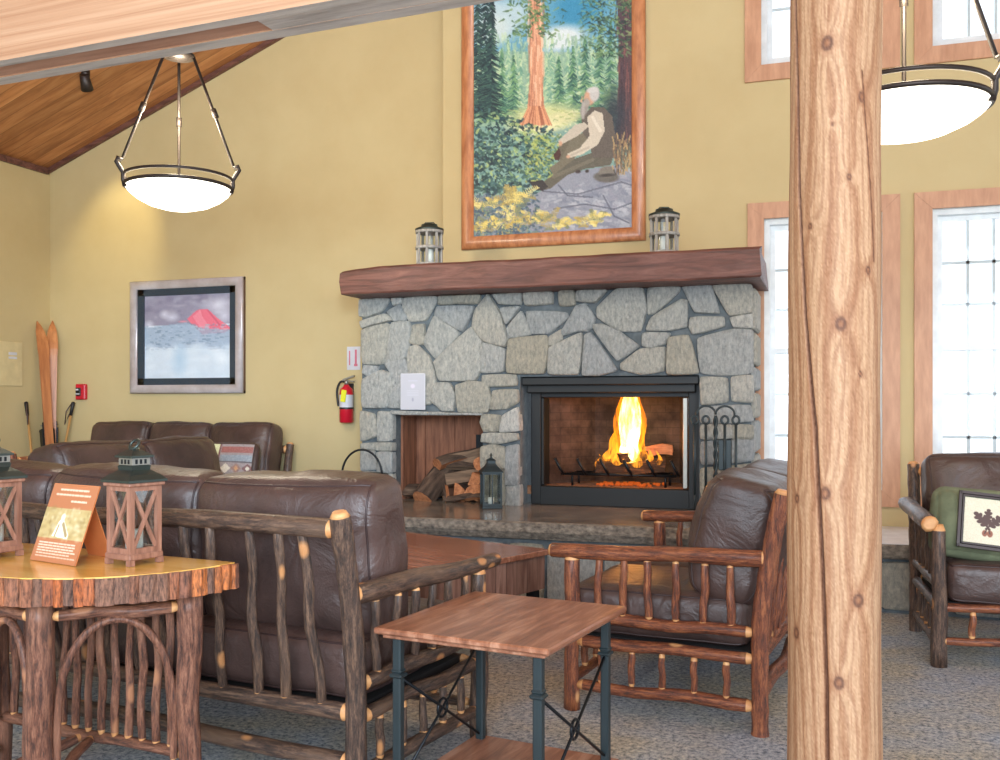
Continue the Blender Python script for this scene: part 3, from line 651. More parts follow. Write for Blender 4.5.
# woodbox lining
mb = MB()
mb.bb(W0, W0+.02, 6.74, 7.035, HZ, WT); mb.bb(W0, W1, 7.012, 7.034, HZ, WT); mb.bb(W0, W1, 6.76, 7.035, WT-.02, WT); mb.bb(W1-.02, W1, 6.76, 7.035, HZ, WT)
mb.bb(W0+.02, W0+.09, 6.995, 7.012, HZ, WT-.02); mb.bb(W0+.30, W0+.34, 7.0, 7.012, HZ, WT-.02); mb.bb(W1-.24, W1-.02, 6.99, 7.012, WT-.16, WT-.02)
wl = mb.build('woodbox_lining', M['lining'], fp); wl['label'] = 'rough brown boards lining the woodbox'
mb = MB(); mb.bb(W1-.19, W1-.022, 6.975, 6.99, .62, 1.02); mb.build('dark_opening_plate', M['black_metal'], fp)  # black plate standing in for the dark of an opening in the woodbox
# firebox
IY = 6.70
fb = MB()
fl = [(-2.03,IY+.05),(-1.68,7.32),(-1.03,7.32),(-.835,IY+.05)]
def wallseg(a, b, z0, z1): fb.add([(a[0],a[1],z0),(b[0],b[1],z0),(b[0],b[1],z1),(a[0],a[1],z1)], [(0,1,2,3)])
for a, b in zip(fl, fl[1:]): wallseg(a, b, .655, 1.46)
fb.add([(x, y, 1.46) for x, y in fl], [(0,1,2,3)])
ob = fb.build('firebrick', M['brick'], fp)
mb = MB(); mb.prism([(-2.05,IY+.02),(-1.67,7.33),(-1.02,7.33),(-.81,IY+.02)], .60, .662); mb.build('firebox_floor', M['ash'], fp)
mb = MB()
mb.bb(F0+.05, F0+.125, IY, IY+.10, HZ, 1.40, 0, .006); mb.bb(F1-.085, F1-.004, IY, IY+.10, HZ, 1.40, 0, .006)
mb.bb(F0+.12, F1-.08, IY+.004, IY+.06, HZ, .662, 0, .004)
mb.bb(F0+.095, F1-.08, IY+.02, IY+.10, 1.305, 1.345, 0, .004)
so = mb.build('firebox_surround', M['fire_black'], fp); so['label'] = 'black steel firebox surround'
mb = MB(); mb.bb(F0+.004, F1-.002, IY-.085, IY+.10, 1.39, 1.452, 0, .008); mb.bb(F0+.03, F1-.03, IY-.045, IY+.10, 1.335, 1.40, 0, .008); mb.build('hood', M['fire_black'], fp)
mb = MB(); mb.bb(F0+.125, F0+.145, IY+.01, IY+.16, .67, 1.30, 0, .004); mb.build('door_edge', M['fire_black'], fp)
mb = MB(); mb.bb(F1-.125, F1-.092, IY+.01, IY+.03, .67, 1.30, 0, .004); d = mb.build('door_edge', M['chrome'], fp); d['label'] = 'bright steel edge of the folded glass door'
mb = MB(); mb.bb(F1-.12, F1-.112, IY+.03, IY+.22, .67, 1.30); mb.build('door_glass', M['lantern_glass'], fp)

# fire grate, logs and flames
g = thing('fire_grate', 'black iron fire grate with upright prongs inside the firebox', 'grate', (-1.40,6.90,.662))
mb = MB(); mb.cyl((-.42,-.08,.085), (.42,-.08,.085), .010, seg=8); mb.cyl((-.36,.14,.085), (.36,.14,.085), .010, seg=8)
for k in range(6): mb.cyl((-.36+.144*k,-.08,.085), (-.36+.144*k,.14,.085), .008, seg=6)
for sx in (-.34,.34):
    for sy in (-.07,.13): mb.cyl((sx,sy,0), (sx,sy,.085), .010, seg=6)
mb.build('grate_bars', M['black_metal'], g)
for k in range(6):
    x = -.42+.168*k; mb = MB(); mb.tube([(x+.02,-.08,.08),(x,-.10,.12),(x-.035,-.13,.20)], .011, 7); mb.build('prong', M['black_metal'], g)
def wedge_log(name, L, r, seed, kind, loc, rot, label, group, charred=False):
    rnd = random.Random(seed); n = 12
    if kind == 'round': poly = [(r*math.cos(2*PI*k/n)*(1+.07*rnd.uniform(-1,1)), r*math.sin(2*PI*k/n)*(1+.07*rnd.uniform(-1,1))) for k in range(n)]; mats = [0]*n
    else:
        span = rnd.uniform(1.4, 2.3); poly = [(-.45*r,-.45*r+rnd.uniform(-.1,.1)*r)]; m = 7
        for k in range(m+1): a = PI/4-span/2+span*k/m; poly.append((-.45*r+1.45*r*math.cos(a)*(1+.04*rnd.uniform(-1,1)), -.45*r+1.45*r*math.sin(a)*(1+.04*rnd.uniform(-1,1))))
        mats = [1]+[0]*m+[1]
    k = len(poly); ns = 7; vs = []; fs = []; ms = []
    for i in range(ns):
        u = i/(ns-1)*2-1
        for j, (x, y) in enumerate(poly):
            q = 1+.08*mnoise.noise(Vector((x*9+seed, y*9, u*2)))
            vs.append((x*q+.012*math.sin(u*2+seed), y*q+.012*math.cos(u*1.7+seed), u*L/2+.012*mnoise.noise(Vector((x*20, y*20, seed)))))
    for i in range(ns-1):
        for j in range(k): fs.append((i*k+j, i*k+(j+1) % k, (i+1)*k+(j+1) % k, (i+1)*k+j)); ms.append(mats[j])
    fs += [tuple(range(k))[::-1], tuple(range((ns-1)*k, ns*k))]; ms += [1, 1]
    mb = MB(); mb.add(vs, fs, ms)
    mt = [M['char'], M['char']] if charred else [M['log_bark'], M['log_split'] if seed % 3 else M['log_pale']]
    o = mb.build(name, mt); o.location = loc; o.rotation_euler = [R(a) for a in rot]
    return tag(o, label, 'log' if charred else 'firewood log', group)
bl = 'burning logs on the grate'
wedge_log('burning_log', .50, .055, 2, 'wedge', (-1.33,6.92,.81), (0,90,8), 'charred log lying across the front of the fire grate', bl, True)
wedge_log('burning_log', .46, .05, 5, 'round', (-1.38,7.02,.80), (0,90,-10), 'charred round log at the back of the fire grate', bl, True)
wedge_log('burning_log', .36, .045, 7, 'wedge', (-1.25,6.97,.90), (0,78,35), 'charred log laid crosswise on top of the fire', bl, True)
lg = wedge_log('burning_log', .20, .05, 4, 'wedge', (-1.14,7.02,.93), (0,90,5), 'pale unburnt piece of log right of the flames', bl, True); lg.data.materials[0] = M['log_bark']; lg.data.materials[1] = M['log_split']
mb = MB(); rn = random.Random(3)
for k in range(60):
    a = Vector((rn.gauss(.02,.10), rn.uniform(-.10,.12), 0)); s = rn.uniform(.008,.022); mb.box(a+Vector((0,0,s*.5)), (s*1.6,s*1.2,s), 0, rn.uniform(0,3), s*.3)
o = mb.build('embers', M['ember']); o.location = (-1.36,6.94,.663); tag(o, 'glowing embers scattered under the fire grate', 'embers', None, 'stuff')
def tongue(mbx, base, h, r, seed, lean=0):
    rnd = random.Random(seed); n, seg = 14, 12; vs = []; fs = []
    for i in range(n):
        u = i/(n-1); rr = r*(.80+.2*math.sin(u*9+seed))*(1-u**6 if h > .55 else math.sin(PI*min(1, (u*.86+.14))**.75)**.9*(1-u*.35))*(.75+.25*min(1,u*5))+.001
        ox = lean*u*u+.018*math.sin(u*7+seed)*u; oy = .012*math.cos(u*6+seed*2)*u
        for k in range(seg):
            a = 2*PI*k/seg; q = rr*(1+.22*mnoise.noise(Vector((math.cos(a)*2+seed, math.sin(a)*2, u*6))))
            vs.append((base[0]+ox+q*math.cos(a), base[1]+oy+q*math.sin(a)*.7, base[2]+u*h))
    for i in range(n-1):
        for k in range(seg): fs.append((i*seg+k, i*seg+(k+1) % seg, (i+1)*seg+(k+1) % seg, (i+1)*seg+k))
    mbx.add(vs, fs, 0, True)
ft = thing('flames', 'tall yellow-orange flames rising from the logs in the firebox', 'fire', (-1.345,6.96,.79)); ft['kind'] = 'stuff'
mi_, mo_ = MB(), MB(); rf = random.Random(11)
for k, (dx, dy, h, r) in enumerate([(.0,0,.64,.070),(-.03,.02,.60,.052),(.035,-.01,.60,.052),(.02,.03,.645,.05),(.0,-.02,.40,.08)]): tongue(mi_, (dx,dy,0), h, r, k+1)
for k, (dx, dy, h, r, le) in enumerate([(0,0,.65,.105,0),(-.05,.0,.62,.075,.01),(.05,.01,.62,.075,-.01),(.02,-.02,.64,.09,0),(-.11,-.02,.26,.06,.03),(.12,.0,.24,.055,-.02),(-.17,-.03,.17,.045,.02),(.17,-.02,.16,.04,-.03),(-.22,-.04,.12,.035,.01),(.22,-.03,.15,.03,0),(-.08,-.05,.22,.05,.02),(.07,-.05,.2,.05,-.02),(-.14,.03,.34,.05,.05)]): tongue(mo_, (dx,dy,-.02), h, r, k+20, le)
mi_.build('flame_core', M['flame_in'], ft); mo_.build('flame_tongues', M['flame_out'], ft)

# firewood in the woodbox
fg = 'split firewood in the woodbox'
WL = [ # L, r, kind, loc, axis, roll, label
 (.42,.088,'round',(-2.80,6.80,.66),(.22,.62,.52),0,'thick round firewood log with its cut end facing out at the left of the woodbox'),
 (.34,.07,'wedge',(-2.66,6.88,.83),(.55,.5,.22),40,'split log resting on top of the thick round log'),
 (.34,.07,'wedge',(-2.93,6.86,.572),(.8,.35,.05),75,'dark log lying on the woodbox floor left of the thick round log'),
 (.30,.085,'wedge',(-2.44,6.86,.595),(.05,1,.03),20,'split log at the bottom of the pile against the stone pillar'),
 (.30,.07,'wedge',(-2.60,6.88,.585),(-.1,1,.05),110,'split log at the bottom middle of the woodbox pile'),
 (.40,.065,'wedge',(-2.54,6.88,.685),(.9,.25,.06),0,'split log lying crosswise in the second layer of the woodbox pile'),
 (.28,.07,'wedge',(-2.44,6.88,.72),(.1,1,.1),200,'split log end in the second layer beside the stone pillar'),
 (.44,.06,'wedge',(-2.56,6.90,.765),(.93,.3,-.10),60,'split log lying crosswise in the third layer of the woodbox pile'),
 (.38,.075,'wedge',(-2.53,6.90,.855),(.9,.2,.28),10,'dark split log slanting across the top of the woodbox pile'),
 (.26,.05,'round',(-2.42,6.87,.80),(.05,1,.0),90,'small round log end near the top of the pile by the pillar'),
 (.14,.032,'wedge',(-2.67,6.66,.585),(.1,.1,1),30,'small wood chunk standing in front of the thick round log'),
 (.22,.032,'wedge',(-2.58,6.68,.556),(.9,.4,.0),70,'short stick of kindling in front of the log pile'),
 (.18,.034,'wedge',(-2.44,6.69,.558),(.9,-.3,.0),62,'short kindling piece at the pillar end of the log pile')]
for k, (L, r, kd, lc, ax, ro, lb) in enumerate(WL):
    o = wedge_log('firewood_log', L, r, k+1, kd, lc, (0,0,0), lb, fg); o.rotation_mode = 'QUATERNION'
    o.rotation_quaternion = Vector(ax).to_track_quat('Z', 'Y') @ Quaternion((0,0,1), R(ro))
    if k in (2, 5, 7, 8): o.data.materials[1] = M['log_pale']
# fire tools
ts = thing('fire_tool_stand', 'wrought iron fireplace tool stand with twisted post on the hearth', 'fire tool stand', (-.66,6.34,HZ))
mb = MB(); mb.lathe([(.09,0),(.09,.012),(.03,.03),(.012,.05)]); mb.build('base', M['grey_iron'], ts)
mb = MB(); tw = []
for k in range(2): mb.tube([(.008*math.cos(i*.55+k*PI), .008*math.sin(i*.55+k*PI), .04+i*.0125) for i in range(50)], .009, 6)
mb.build('twisted_post', M['grey_iron'], ts)
for sx in (-1, 1):
    mb = MB(); mb.tube([(sx*(.06-.06*math.cos(a)), 0, .66+.055*math.sin(a)) for a in np.linspace(0, PI*1.05, 12)], .007, 7); mb.build('hook_arm', M['grey_iron'], ts)
def tool(name, x, label, head):
    t = thing(name, label, 'fire tool', (-.66+x,6.34-.02,HZ), 0, 'tools hanging on the fireplace stand')
    mb = MB(); mb.cyl((0,0,.14), (0,0,.60), .009, seg=8); mb.build('shaft', M['grey_iron'], t)
    mb = MB(); mb.tube([(.022*math.cos(a), 0, .625+.026*math.sin(a)) for a in np.linspace(-PI/2, PI*1.4, 14)], .008, 7); mb.build('handle', M['grey_iron'], t)
    mb = MB(); head(mb); mb.build('head', M['grey_iron'], t)
tool('poker', -.13, 'iron poker hanging at the firebox side of the tool stand', lambda m: m.tube([(0,0,.15),(0,0,.05),(.025,0,.07)], [.007,.006,.002], 7))
tool('hearth_brush', -.06, 'dark hearth brush hanging next to the poker', lambda m: m.lathe([(.010,.19),(.022,.15),(.030,.06),(.026,.03)]))
tool('ash_shovel', .06, 'broad ash shovel hanging from the tool stand', lambda m: m.box((0,.012,.40), (.085,.012,.20), 0, None, .01))
tool('log_tongs', .13, 'iron tongs hanging at the window end of the tool stand', lambda m: (m.tube([(0,0,.16),(-.025,0,.10),(-.005,0,.04)], .006, 6), m.tube([(0,0,.16),(.025,0,.10),(.005,0,.04)], .006, 6)))
# ------------------------------------------------------------------ big forest painting
def frame4(mb, W, H, t, y0, y1, bev=.012):
    """four rounded rails round a W x H rectangle centred on x, bottom at z=0"""
    for P in ([(-W/2,0),(W/2,0),(W/2-t,t),(-W/2+t,t)], [(-W/2,H),(-W/2+t,H-t),(W/2-t,H-t),(W/2,H)], [(-W/2,0),(-W/2+t,t),(-W/2+t,H-t),(-W/2,H)], [(W/2,0),(W/2,H),(W/2-t,H-t),(W/2-t,t)]):
        n = 7; c = [Vector(p) for p in P]
        # outer edge = the edge lying on the rectangle's border, inner edge = the opposite one
        def border(p): return abs(abs(p.x)-W/2) < 1e-6 or abs(p.y) < 1e-6 or abs(p.y-H) < 1e-6
        o_ = [p for p in c if border(p)]; i_ = [p for p in c if not border(p)]
        if (o_[0]-i_[0]).length > (o_[0]-i_[1]).length: i_.reverse()
        vs = []
        for k in range(n+1):
            u = k/n; a = o_[0].lerp(i_[0], u); b = o_[1].lerp(i_[1], u); y = y0+(y1-y0)*(.45+.55*math.sin(PI*(.08+.84*u)))
            vs += [(a.x, y, a.y), (b.x, y, b.y)]
        vs += [(o_[0].x, y0, o_[0].y), (o_[1].x, y0, o_[1].y), (i_[0].x, y0, i_[0].y), (i_[1].x, y0, i_[1].y)]
        fs = [(2*k, 2*k+1, 2*k+3, 2*k+2) for k in range(n)]; m = 2*(n+1)
        fs += [(m, m+1, 1, 0), (2*n, 2*n+1, m+3, m+2), (m, m+2, m+3, m+1)]
        mb.add(vs, fs, 0, True)
fw, fh = 1.447, 2.285
pt = thing('framed_forest_painting', 'tall forest painting of a bearded man on a rock in an orange wood frame', 'painting', (-1.9645, WY, 2.465))
mb = MB(); frame4(mb, fw, fh, .10, 0, -.055); mb.build('frame', M['frame_wood'], pt)
CW, CH = 1.257, 2.095
A = Art(230, 384, CW, CH, (120/255,160/255,150/255)); rn = random.Random(5)
def q(cx, cy): return ((cx-95)/455*CW, CH-((685-.066*(cx-95))-cy)/(374+23*(cx-95)/455))
sc = CW/455
def ap(pts, c, al=1): A.poly([q(*p) for p in pts], c, al)
def al_(x0, y0, x1, y1, r, c, al=1, r1=None): a, b = q(x0,y0), q(x1,y1); A.line(a[0],a[1],b[0],b[1], r*sc, c, al, None if r1 is None else r1*sc)
def ae(x, y, rx, ry, c, al=1, soft=.5, ang=0): a = q(x,y); A.ell(a[0],a[1],rx*sc,ry*sc,c,al,soft,ang)
ap([(60,-130),(600,-160),(600,140),(60,140)], (96,158,186)); ae(400,10,90,70,(40,128,170),.8); ae(180,30,110,90,(186,208,214),.9); ae(350,100,90,45,(226,232,230),.9); ae(150,80,70,60,(200,216,214),.8); ae(300,-60,200,60,(80,150,190),.7)
ap([(60,150),(600,140),(600,360),(60,360)], (150,184,150), .6)
for _ in range(900): x, y = rn.uniform(95,555), rn.uniform(85,330); al_(x,y,x+rn.uniform(-5,5),y+rn.uniform(8,26),rn.uniform(1.5,4),rn.choice(((176,206,168),(130,170,140),(196,216,176),(110,152,132),(150,188,160))),.55)
for _ in range(500): x, y = rn.uniform(95,300), rn.uniform(560,690); al_(x,y,x+rn.uniform(-14,14),y+rn.uniform(-8,8),rn.uniform(2,4),rn.choice(((60,84,104),(84,110,130),(110,130,110),(50,70,90))),.8)
def conifer(x, y0, y1, w, cols, n=160, al=.8):
    for _ in range(n):
        u = rn.random()**.8; y = y0+(y1-y0)*u; hw = w*(.12+.88*u)*rn.uniform(.3, 1); sd = rn.choice((-1, 1)); c = rn.choice(cols)
        al_(x+sd*hw*.1, y, x+sd*hw, y+rn.uniform(4, 14), rn.uniform(1.4, 3.6), c, al, 1.0)
pale = [(150,190,150),(120,168,140),(176,206,160),(98,150,130),(196,214,170)]
mid = [(70,120,96),(50,98,86),(96,146,104),(40,80,76),(120,166,110)]
dark = [(22,44,52),(30,60,62),(16,34,44),(44,78,74),(58,92,80)]
for x in range(110, 560, 22): conifer(x+rn.uniform(-8,8), rn.uniform(90,170), 330, 30, pale, 110)
for x, y in ((180,130),(215,150),(345,150),(385,120),(420,90),(460,60),(490,40),(140,150)): conifer(x, y, 340, 36, mid, 170)
ae(300,330,130,46,(206,212,150),.95); ae(290,355,110,30,(230,228,176),.9); ae(360,330,60,22,(216,214,160),.8)
for _ in range(160): x, y = rn.uniform(210,400), rn.uniform(305,400); al_(x,y,x+rn.uniform(-14,14),y+rn.uniform(-3,5),1.6,rn.choice(((214,216,150),(176,190,120),(240,236,190),(150,170,110))),.6)
# the big red-barked tree
ap([(262,-140),(292,-140),(296,60),(300,250),(304,300),(325,352),(232,356),(254,310),(262,240),(264,60)], (216,152,116))
for _ in range(150):
    x = rn.uniform(258,302); y = rn.uniform(-130,320); al_(x,y,x+rn.uniform(-3,3),y+rn.uniform(25,70),rn.uniform(1,2.4),rn.choice(((236,184,146),(190,120,90),(164,100,76),(244,204,170))),.6)
for _ in range(40): x = rn.uniform(232,325); al_(280+(x-280)*.45,300,x,354,1.8,rn.choice(((228,160,116),(160,92,66))),.6)
for _ in range(420):
    x, y = 275+rn.gauss(0,34), rn.uniform(-130,95)
    if abs(x-278) < 10 and rn.random() < .6: continue
    al_(x,y,x+rn.uniform(-16,16),y+rn.uniform(2,10),rn.uniform(2,4),rn.choice(((64,100,60),(92,128,76),(44,78,56),(120,150,92))),.75,1)
# dark trees either side
for x, y1 in ((108,-140),(132,-120),(150,-60)): conifer(x, y1, 330, 44, dark, 360, .85)
ap([(508,-200),(566,-200),(566,420),(500,410),(512,300)], (74,50,56), .95)
for _ in range(90): x, y = rn.uniform(505,552), rn.uniform(-100,380); al_(x,y,x+rn.uniform(-4,4),y+rn.uniform(20,60),rn.uniform(1,2.4),rn.choice(((110,66,66),(52,36,46),(136,84,78),(70,54,66))),.65)
for _ in range(620): x, y = rn.uniform(404,556), rn.uniform(-140,150)*1; al_(x,y,x+rn.uniform(-18,18),y+rn.uniform(3,12),rn.uniform(1.6,3.6),rn.choice(((40,70,54),(66,102,70),(96,132,86),(30,52,50),(130,160,104))),.7 if x > 430 else .45,1)
ae(500,330,50,110,(38,46,56),.85,.7)
# undergrowth
for _ in range(1500):
    x, y = rn.uniform(92,330), rn.uniform(270,560); d = (x-95)/235
    if y < 300+70*d: continue
    al_(x,y,x+rn.uniform(-12,12),y+rn.uniform(-9,6),rn.uniform(1.6,4),rn.choice(dark+dark+[(56,96,100),(36,72,84),(70,112,110),(30,66,80),(90,130,110)]) if rn.random() < .92-.3*d*(y < 440) else rn.choice(((180,200,120),(140,176,120))),.75)
for _ in range(260): x, y = rn.uniform(250,350), rn.uniform(385,520); al_(x,y,x+rn.uniform(-8,8),y+rn.uniform(-8,4),2.2,rn.choice(((150,170,84),(110,140,80),(190,196,100),(70,108,84))),.7)
# rock
ap([(250,575),(300,545),(345,505),(430,482),(520,468),(556,495),(556,690),(300,690),(240,640)], (140,146,160))
for _ in range(420):
    x, y = rn.uniform(260,550), rn.uniform(480,680)
    if y < 590-(x-250)*.4: continue
    al_(x,y,x+rn.uniform(-24,24),y+rn.uniform(-8,8),rn.uniform(2,6),rn.choice(((168,174,186),(112,120,138),(190,194,202),(132,138,154),(150,150,166))),.5)
for P in ([(300,548),(400,556),(520,520),(550,530)], [(330,600),(420,585),(500,600),(550,580)], [(345,530),(370,560),(440,565)], [(470,560),(500,620),(540,640)]):
    A.pline([q(*p) for p in P], 2.2*sc, (84,90,106), .75)
# seated man
ap([(340,440),(352,392),(378,380),(402,392),(384,450),(350,462)], (98,92,76)); ap([(352,455),(380,390),(430,370),(440,400),(400,440),(372,470),(330,500),(318,480)], (112,106,88))
ap([(300,545),(285,532),(330,500),(390,452),(450,430),(500,440),(490,470),(420,482),(370,500),(322,540)], (92,88,76)); al_(330,505,440,455,5,(120,114,96),.6)
ap([(262,520),(300,515),(315,535),(300,548),(272,540)], (48,44,46))
ap([(330,440),(346,420),(352,440),(345,458),(334,456)], (70,40,36))
ap([(410,330),(436,300),(470,300),(494,325),(502,380),(500,450),(440,448),(430,400),(412,376)], (92,84,76))
ap([(425,330),(446,310),(468,318),(474,370),(455,410),(410,440),(372,450),(370,438),(405,420),(432,385)], (206,196,176)); al_(440,330,462,370,4,(232,224,206),.7); al_(380,442,430,418,3,(170,158,140),.6)
ap([(392,352),(418,345),(430,356),(400,384),(350,412),(344,400)], (196,186,168)); ae(350,408,7,9,(206,160,130),1); ae(372,446,7,6,(206,160,130),1)
ae(432,272,19,25,(206,158,128),1,.3); ap([(412,262),(410,275),(405,284),(413,288)], (206,158,128))
ae(446,262,17,24,(196,194,190),1,.35); ae(440,250,20,10,(206,204,200),1,.4); ae(418,302,13,30,(150,144,138),1,.35,.25); ae(424,288,12,12,(166,160,152),.9); al_(414,290,414,332,4,(178,172,166),.7)
ae(478,505,40,17,(96,92,86),1,.25,.12); ae(480,490,26,18,(120,114,104),1,.25); ae(480,500,27,6,(52,48,46),.9); ae(400,490,10,6,(60,50,48)); ae(425,488,7,6,(56,48,46))
for _ in range(160): x, y = rn.uniform(498,556), rn.uniform(405,500); al_(x,y,x+rn.uniform(-6,8),y-rn.uniform(8,34),1.8,rn.choice(((150,120,84),(110,90,72),(186,156,104),(70,64,62),(92,96,80))),.8)
# yellow ferns
def fern(x, y, n, s, cols):
    for k in range(n):
        a = rn.uniform(-2.9, -.25); L = rn.uniform(.5, 1)*s; px_, py_ = x+rn.uniform(-s*.5,s*.5), y+rn.uniform(-s*.2,s*.2); c = rn.choice(cols)
        for j in range(9):
            u = j/9; X, Y = px_+math.cos(a)*L*u, py_+math.sin(a)*L*u*.8+u*u*s*.25
            for sd in (-1, 1): al_(X,Y,X+math.cos(a+sd*1.1)*L*.2*(1-u*.6),Y+math.sin(a+sd*1.1)*L*.2*(1-u*.6),1.5,c,.85,.8)
yl = [(220,200,104),(236,222,140),(196,170,84),(170,150,84),(230,210,116),(120,128,96)]
for _ in range(520): x, y = rn.uniform(95,290), rn.uniform(555,690); al_(x,y,x+rn.uniform(-14,14),y+rn.uniform(-8,8),rn.uniform(2,4),rn.choice(((60,84,104),(84,110,130),(110,130,110),(50,70,90),(130,140,150))),.7)
for x, y, n, s in ((125,590,13,66),(120,655,14,62),(225,575,22,74),(240,630,24,76),(180,655,16,60),(320,635,16,60),(345,650,12,52),(430,640,14,58),(455,625,9,48)): fern(x, y, n, s, yl)
for _ in range(200): x, y = rn.uniform(95,300), rn.uniform(600,690); al_(x,y,x+rn.uniform(-8,8),y+rn.uniform(-10,3),2,rn.choice(((150,150,150),(90,100,120),(120,140,90),(200,170,80),(60,70,90))),.6)
A.fuzz(.02, 2); A.a = np.clip(A.a**.95*.96+.03, 0, 1)
A.mesh('canvas', M['paint'], pt, Matrix.Translation((0,-.022,.095)))
# ------------------------------------------------------------------ volcano picture
vp = thing('framed_mountain_print', 'square print of a red-peaked mountain above mist in a silver frame', 'picture', (-5.385, 7.25, 1.355))
mb = MB(); frame4(mb, 1.19, 1.015, .075, -.02, -.06); mb.build('frame', M['silver_frame'], vp)
mb = MB(); mb.bb(-.597,.597,-.024,0,-.002,.02); mb.bb(-.597,.597,-.024,0,.995,1.017); mb.bb(-.597,-.575,-.024,0,0,1.015); mb.bb(.575,.597,-.024,0,0,1.015); mb.build('frame_back', M['frame_side'], vp)
mb = MB()
frm = [(-.53,-.455,.07,.945),(.455,.53,.07,.945),(-.53,.53,.07,.135),(-.53,.53,.88,.945)]
for a, b, c, d in frm: mb.bb(a,b,-.03,-.012,c,d)
mb.build('mat_board', M['mat_board'], vp)
A = Art(130, 108, .92, .75, (196/255,206/255,214/255))
A.poly([(0,0),(.92,0),(.92,.27),(0,.27)], (128,122,142))
for _ in range(90): x, y = rn.uniform(0,.92), rn.uniform(-.02,.2); A.ell(x,y,rn.uniform(.03,.1),rn.uniform(.015,.05),rn.choice(((82,78,102),(150,146,164),(104,98,122),(178,172,184))),.4,1)
for x, y, rx in ((.78,.10,.2),(.85,.2,.12),(.3,.2,.1),(.22,.17,.07),(.05,.26,.07)): A.ell(x,y,rx,.09 if x > .5 else .05,(222,218,226),.8,1)
A.ell(.42,.24,.07,.012,(226,120,136),.9,.8)
A.poly([(.46,.22),(.55,.15),(.60,.135),(.68,.14),(.78,.22),(.92,.31),(.86,.35),(.62,.36)], (228,92,112)); A.poly([(.60,.14),(.62,.20),(.70,.30),(.60,.30),(.52,.2)], (240,128,142), .7); A.line(.68,.15,.80,.28,.008,(190,64,90),.7)
A.poly([(0,.29),(.45,.25),(.6,.30),(.92,.33),(.92,.5),(0,.46)], (136,156,178), .8)
for _ in range(260): x, y = rn.uniform(0,.92), rn.uniform(.27,.5); A.line(x,y,x+rn.uniform(-.04,.04),y,.006,rn.choice(((150,166,182),(92,112,136),(176,188,200),(112,130,152))),.5)
for _ in range(120): x, y = rn.uniform(-.05,.97), rn.uniform(.46,.78); A.ell(x,y,rn.uniform(.06,.16),rn.uniform(.02,.06),rn.choice(((206,216,224),(188,204,216),(222,228,232))),.35,1)
A.ell(.38,.58,.11,.2,(132,172,200),.55,1); A.ell(.34,.47,.03,.03,(206,216,224),.6,1); A.ell(.82,.58,.1,.06,(228,232,234),.8,1)
A.fuzz(.01, 4); A.a = np.clip(A.a**.8*1.04, 0, 1)*np.array([.97,1,1.03]); A.mesh('print', M['print'], vp, Matrix.Translation((0,-.014,.132)))
mb = MB(); mb.bb(-.53,.53,-.036,-.034,.07,.945); mb.build('glazing', M['glass'], vp)

# ------------------------------------------------------------------ small wall things
mb = MB(); mb.bb(-.10,.10,-.004,0,0,.27,0,.002)
nt_ = thing('paper_notice', 'white paper notice taped to the stones above the woodbox', 'notice', (-2.885, FY-.052, 1.215))
mb.build('sheet', M['white_card'], nt_)
A = Art(60, 80, .19, .26, (.70,.70,.73))
A.ell(.095,.09,.022,.02,(206,198,212),.9,.4); A.ell(.095,.19,.010,.018,(150,150,166),.9,.4)
for k in range(3): A.line(.05,.125+k*.016,.14,.125+k*.016,.003,(190,190,200),.8)
A.line(.06,.05,.13,.05,.003,(190,190,204),.8)
A.mesh('print', M['print'], nt_, Matrix.Translation((0,-.0045,.005)))
ex = thing('fire_extinguisher', 'red fire extinguisher with yellow tag hanging on the wall left of the fireplace', 'fire extinguisher', (-3.765, 7.25, 1.10))
mb = MB(); mb.lathe([(.0,0),(.048,.002),(.058,.012),(.058,.25),(.050,.285),(.026,.305),(.02,.32)], (0,-.075,0)); mb.build('cylinder', M['red'], ex)
mb = MB(); mb.lathe([(.0588,.13),(.0588,.235)], (0,-.075,0)); mb.build('label_band', M['white_card'], ex, fix=False)
mb = MB(); mb.lathe([(.059,.115),(.059,.131)], (0,-.075,0)); mb.build('band', M['black_plastic'], ex, fix=False)
mb = MB(); mb.cyl((0,-.075,.315),(0,-.075,.36),.017); mb.box((.02,-.075,.375),(.11,.022,.014),0,Matrix.Rotation(R(-18),4,'Y')); mb.box((.02,-.075,.352),(.10,.02,.010),0,Matrix.Rotation(R(8),4,'Y')); mb.build('valve', M['chrome'], ex)
mb = MB(); mb.tube(smooth_path([(-.01,-.075,.345),(-.055,-.08,.34),(-.085,-.08,.27),(-.075,-.085,.18),(-.068,-.085,.14)],6), .010, 8); mb.build('hose', M['black_plastic'], ex)
mb = MB(); mb.box((.005,-.138,.225),(.045,.004,.10),0,Matrix.Rotation(R(8),4,'Y')); mb.build('tag', M['yellow_tag'], ex)
mb = MB(); mb.bb(-.03,.03,-.022,0,.10,.33); mb.build('bracket', M['black_plastic'], ex)
es = thing('extinguisher_sign', 'small white sign with red print above the fire extinguisher', 'sign', (-3.735, 7.25, 1.545))
mb = MB(); mb.bb(-.062,.062,-.004,0,0,.195); mb.build('plate', M['white_card'], es)
mb = MB(); mb.bb(.012,.03,-.006,-.004,.05,.17); mb.bb(.005,.037,-.006,-.004,.03,.05); mb.bb(-.042,-.032,-.006,-.004,.04,.16); mb.build('red_print', plain('pale_red_print', rgb(206,110,130), .5), es)
fa = thing('fire_alarm_pull', 'red fire alarm pull station on the wall near the skis', 'fire alarm', (-6.545, 7.252, 1.30))
mb = MB(); mb.bb(-.055,.055,-.045,0,0,.145,0,.008); mb.build('housing', M['red'], fa)
mb = MB(); mb.bb(-.042,.012,-.055,-.04,.035,.11,0,.004); mb.build('pull_handle', M['black_plastic'], fa)
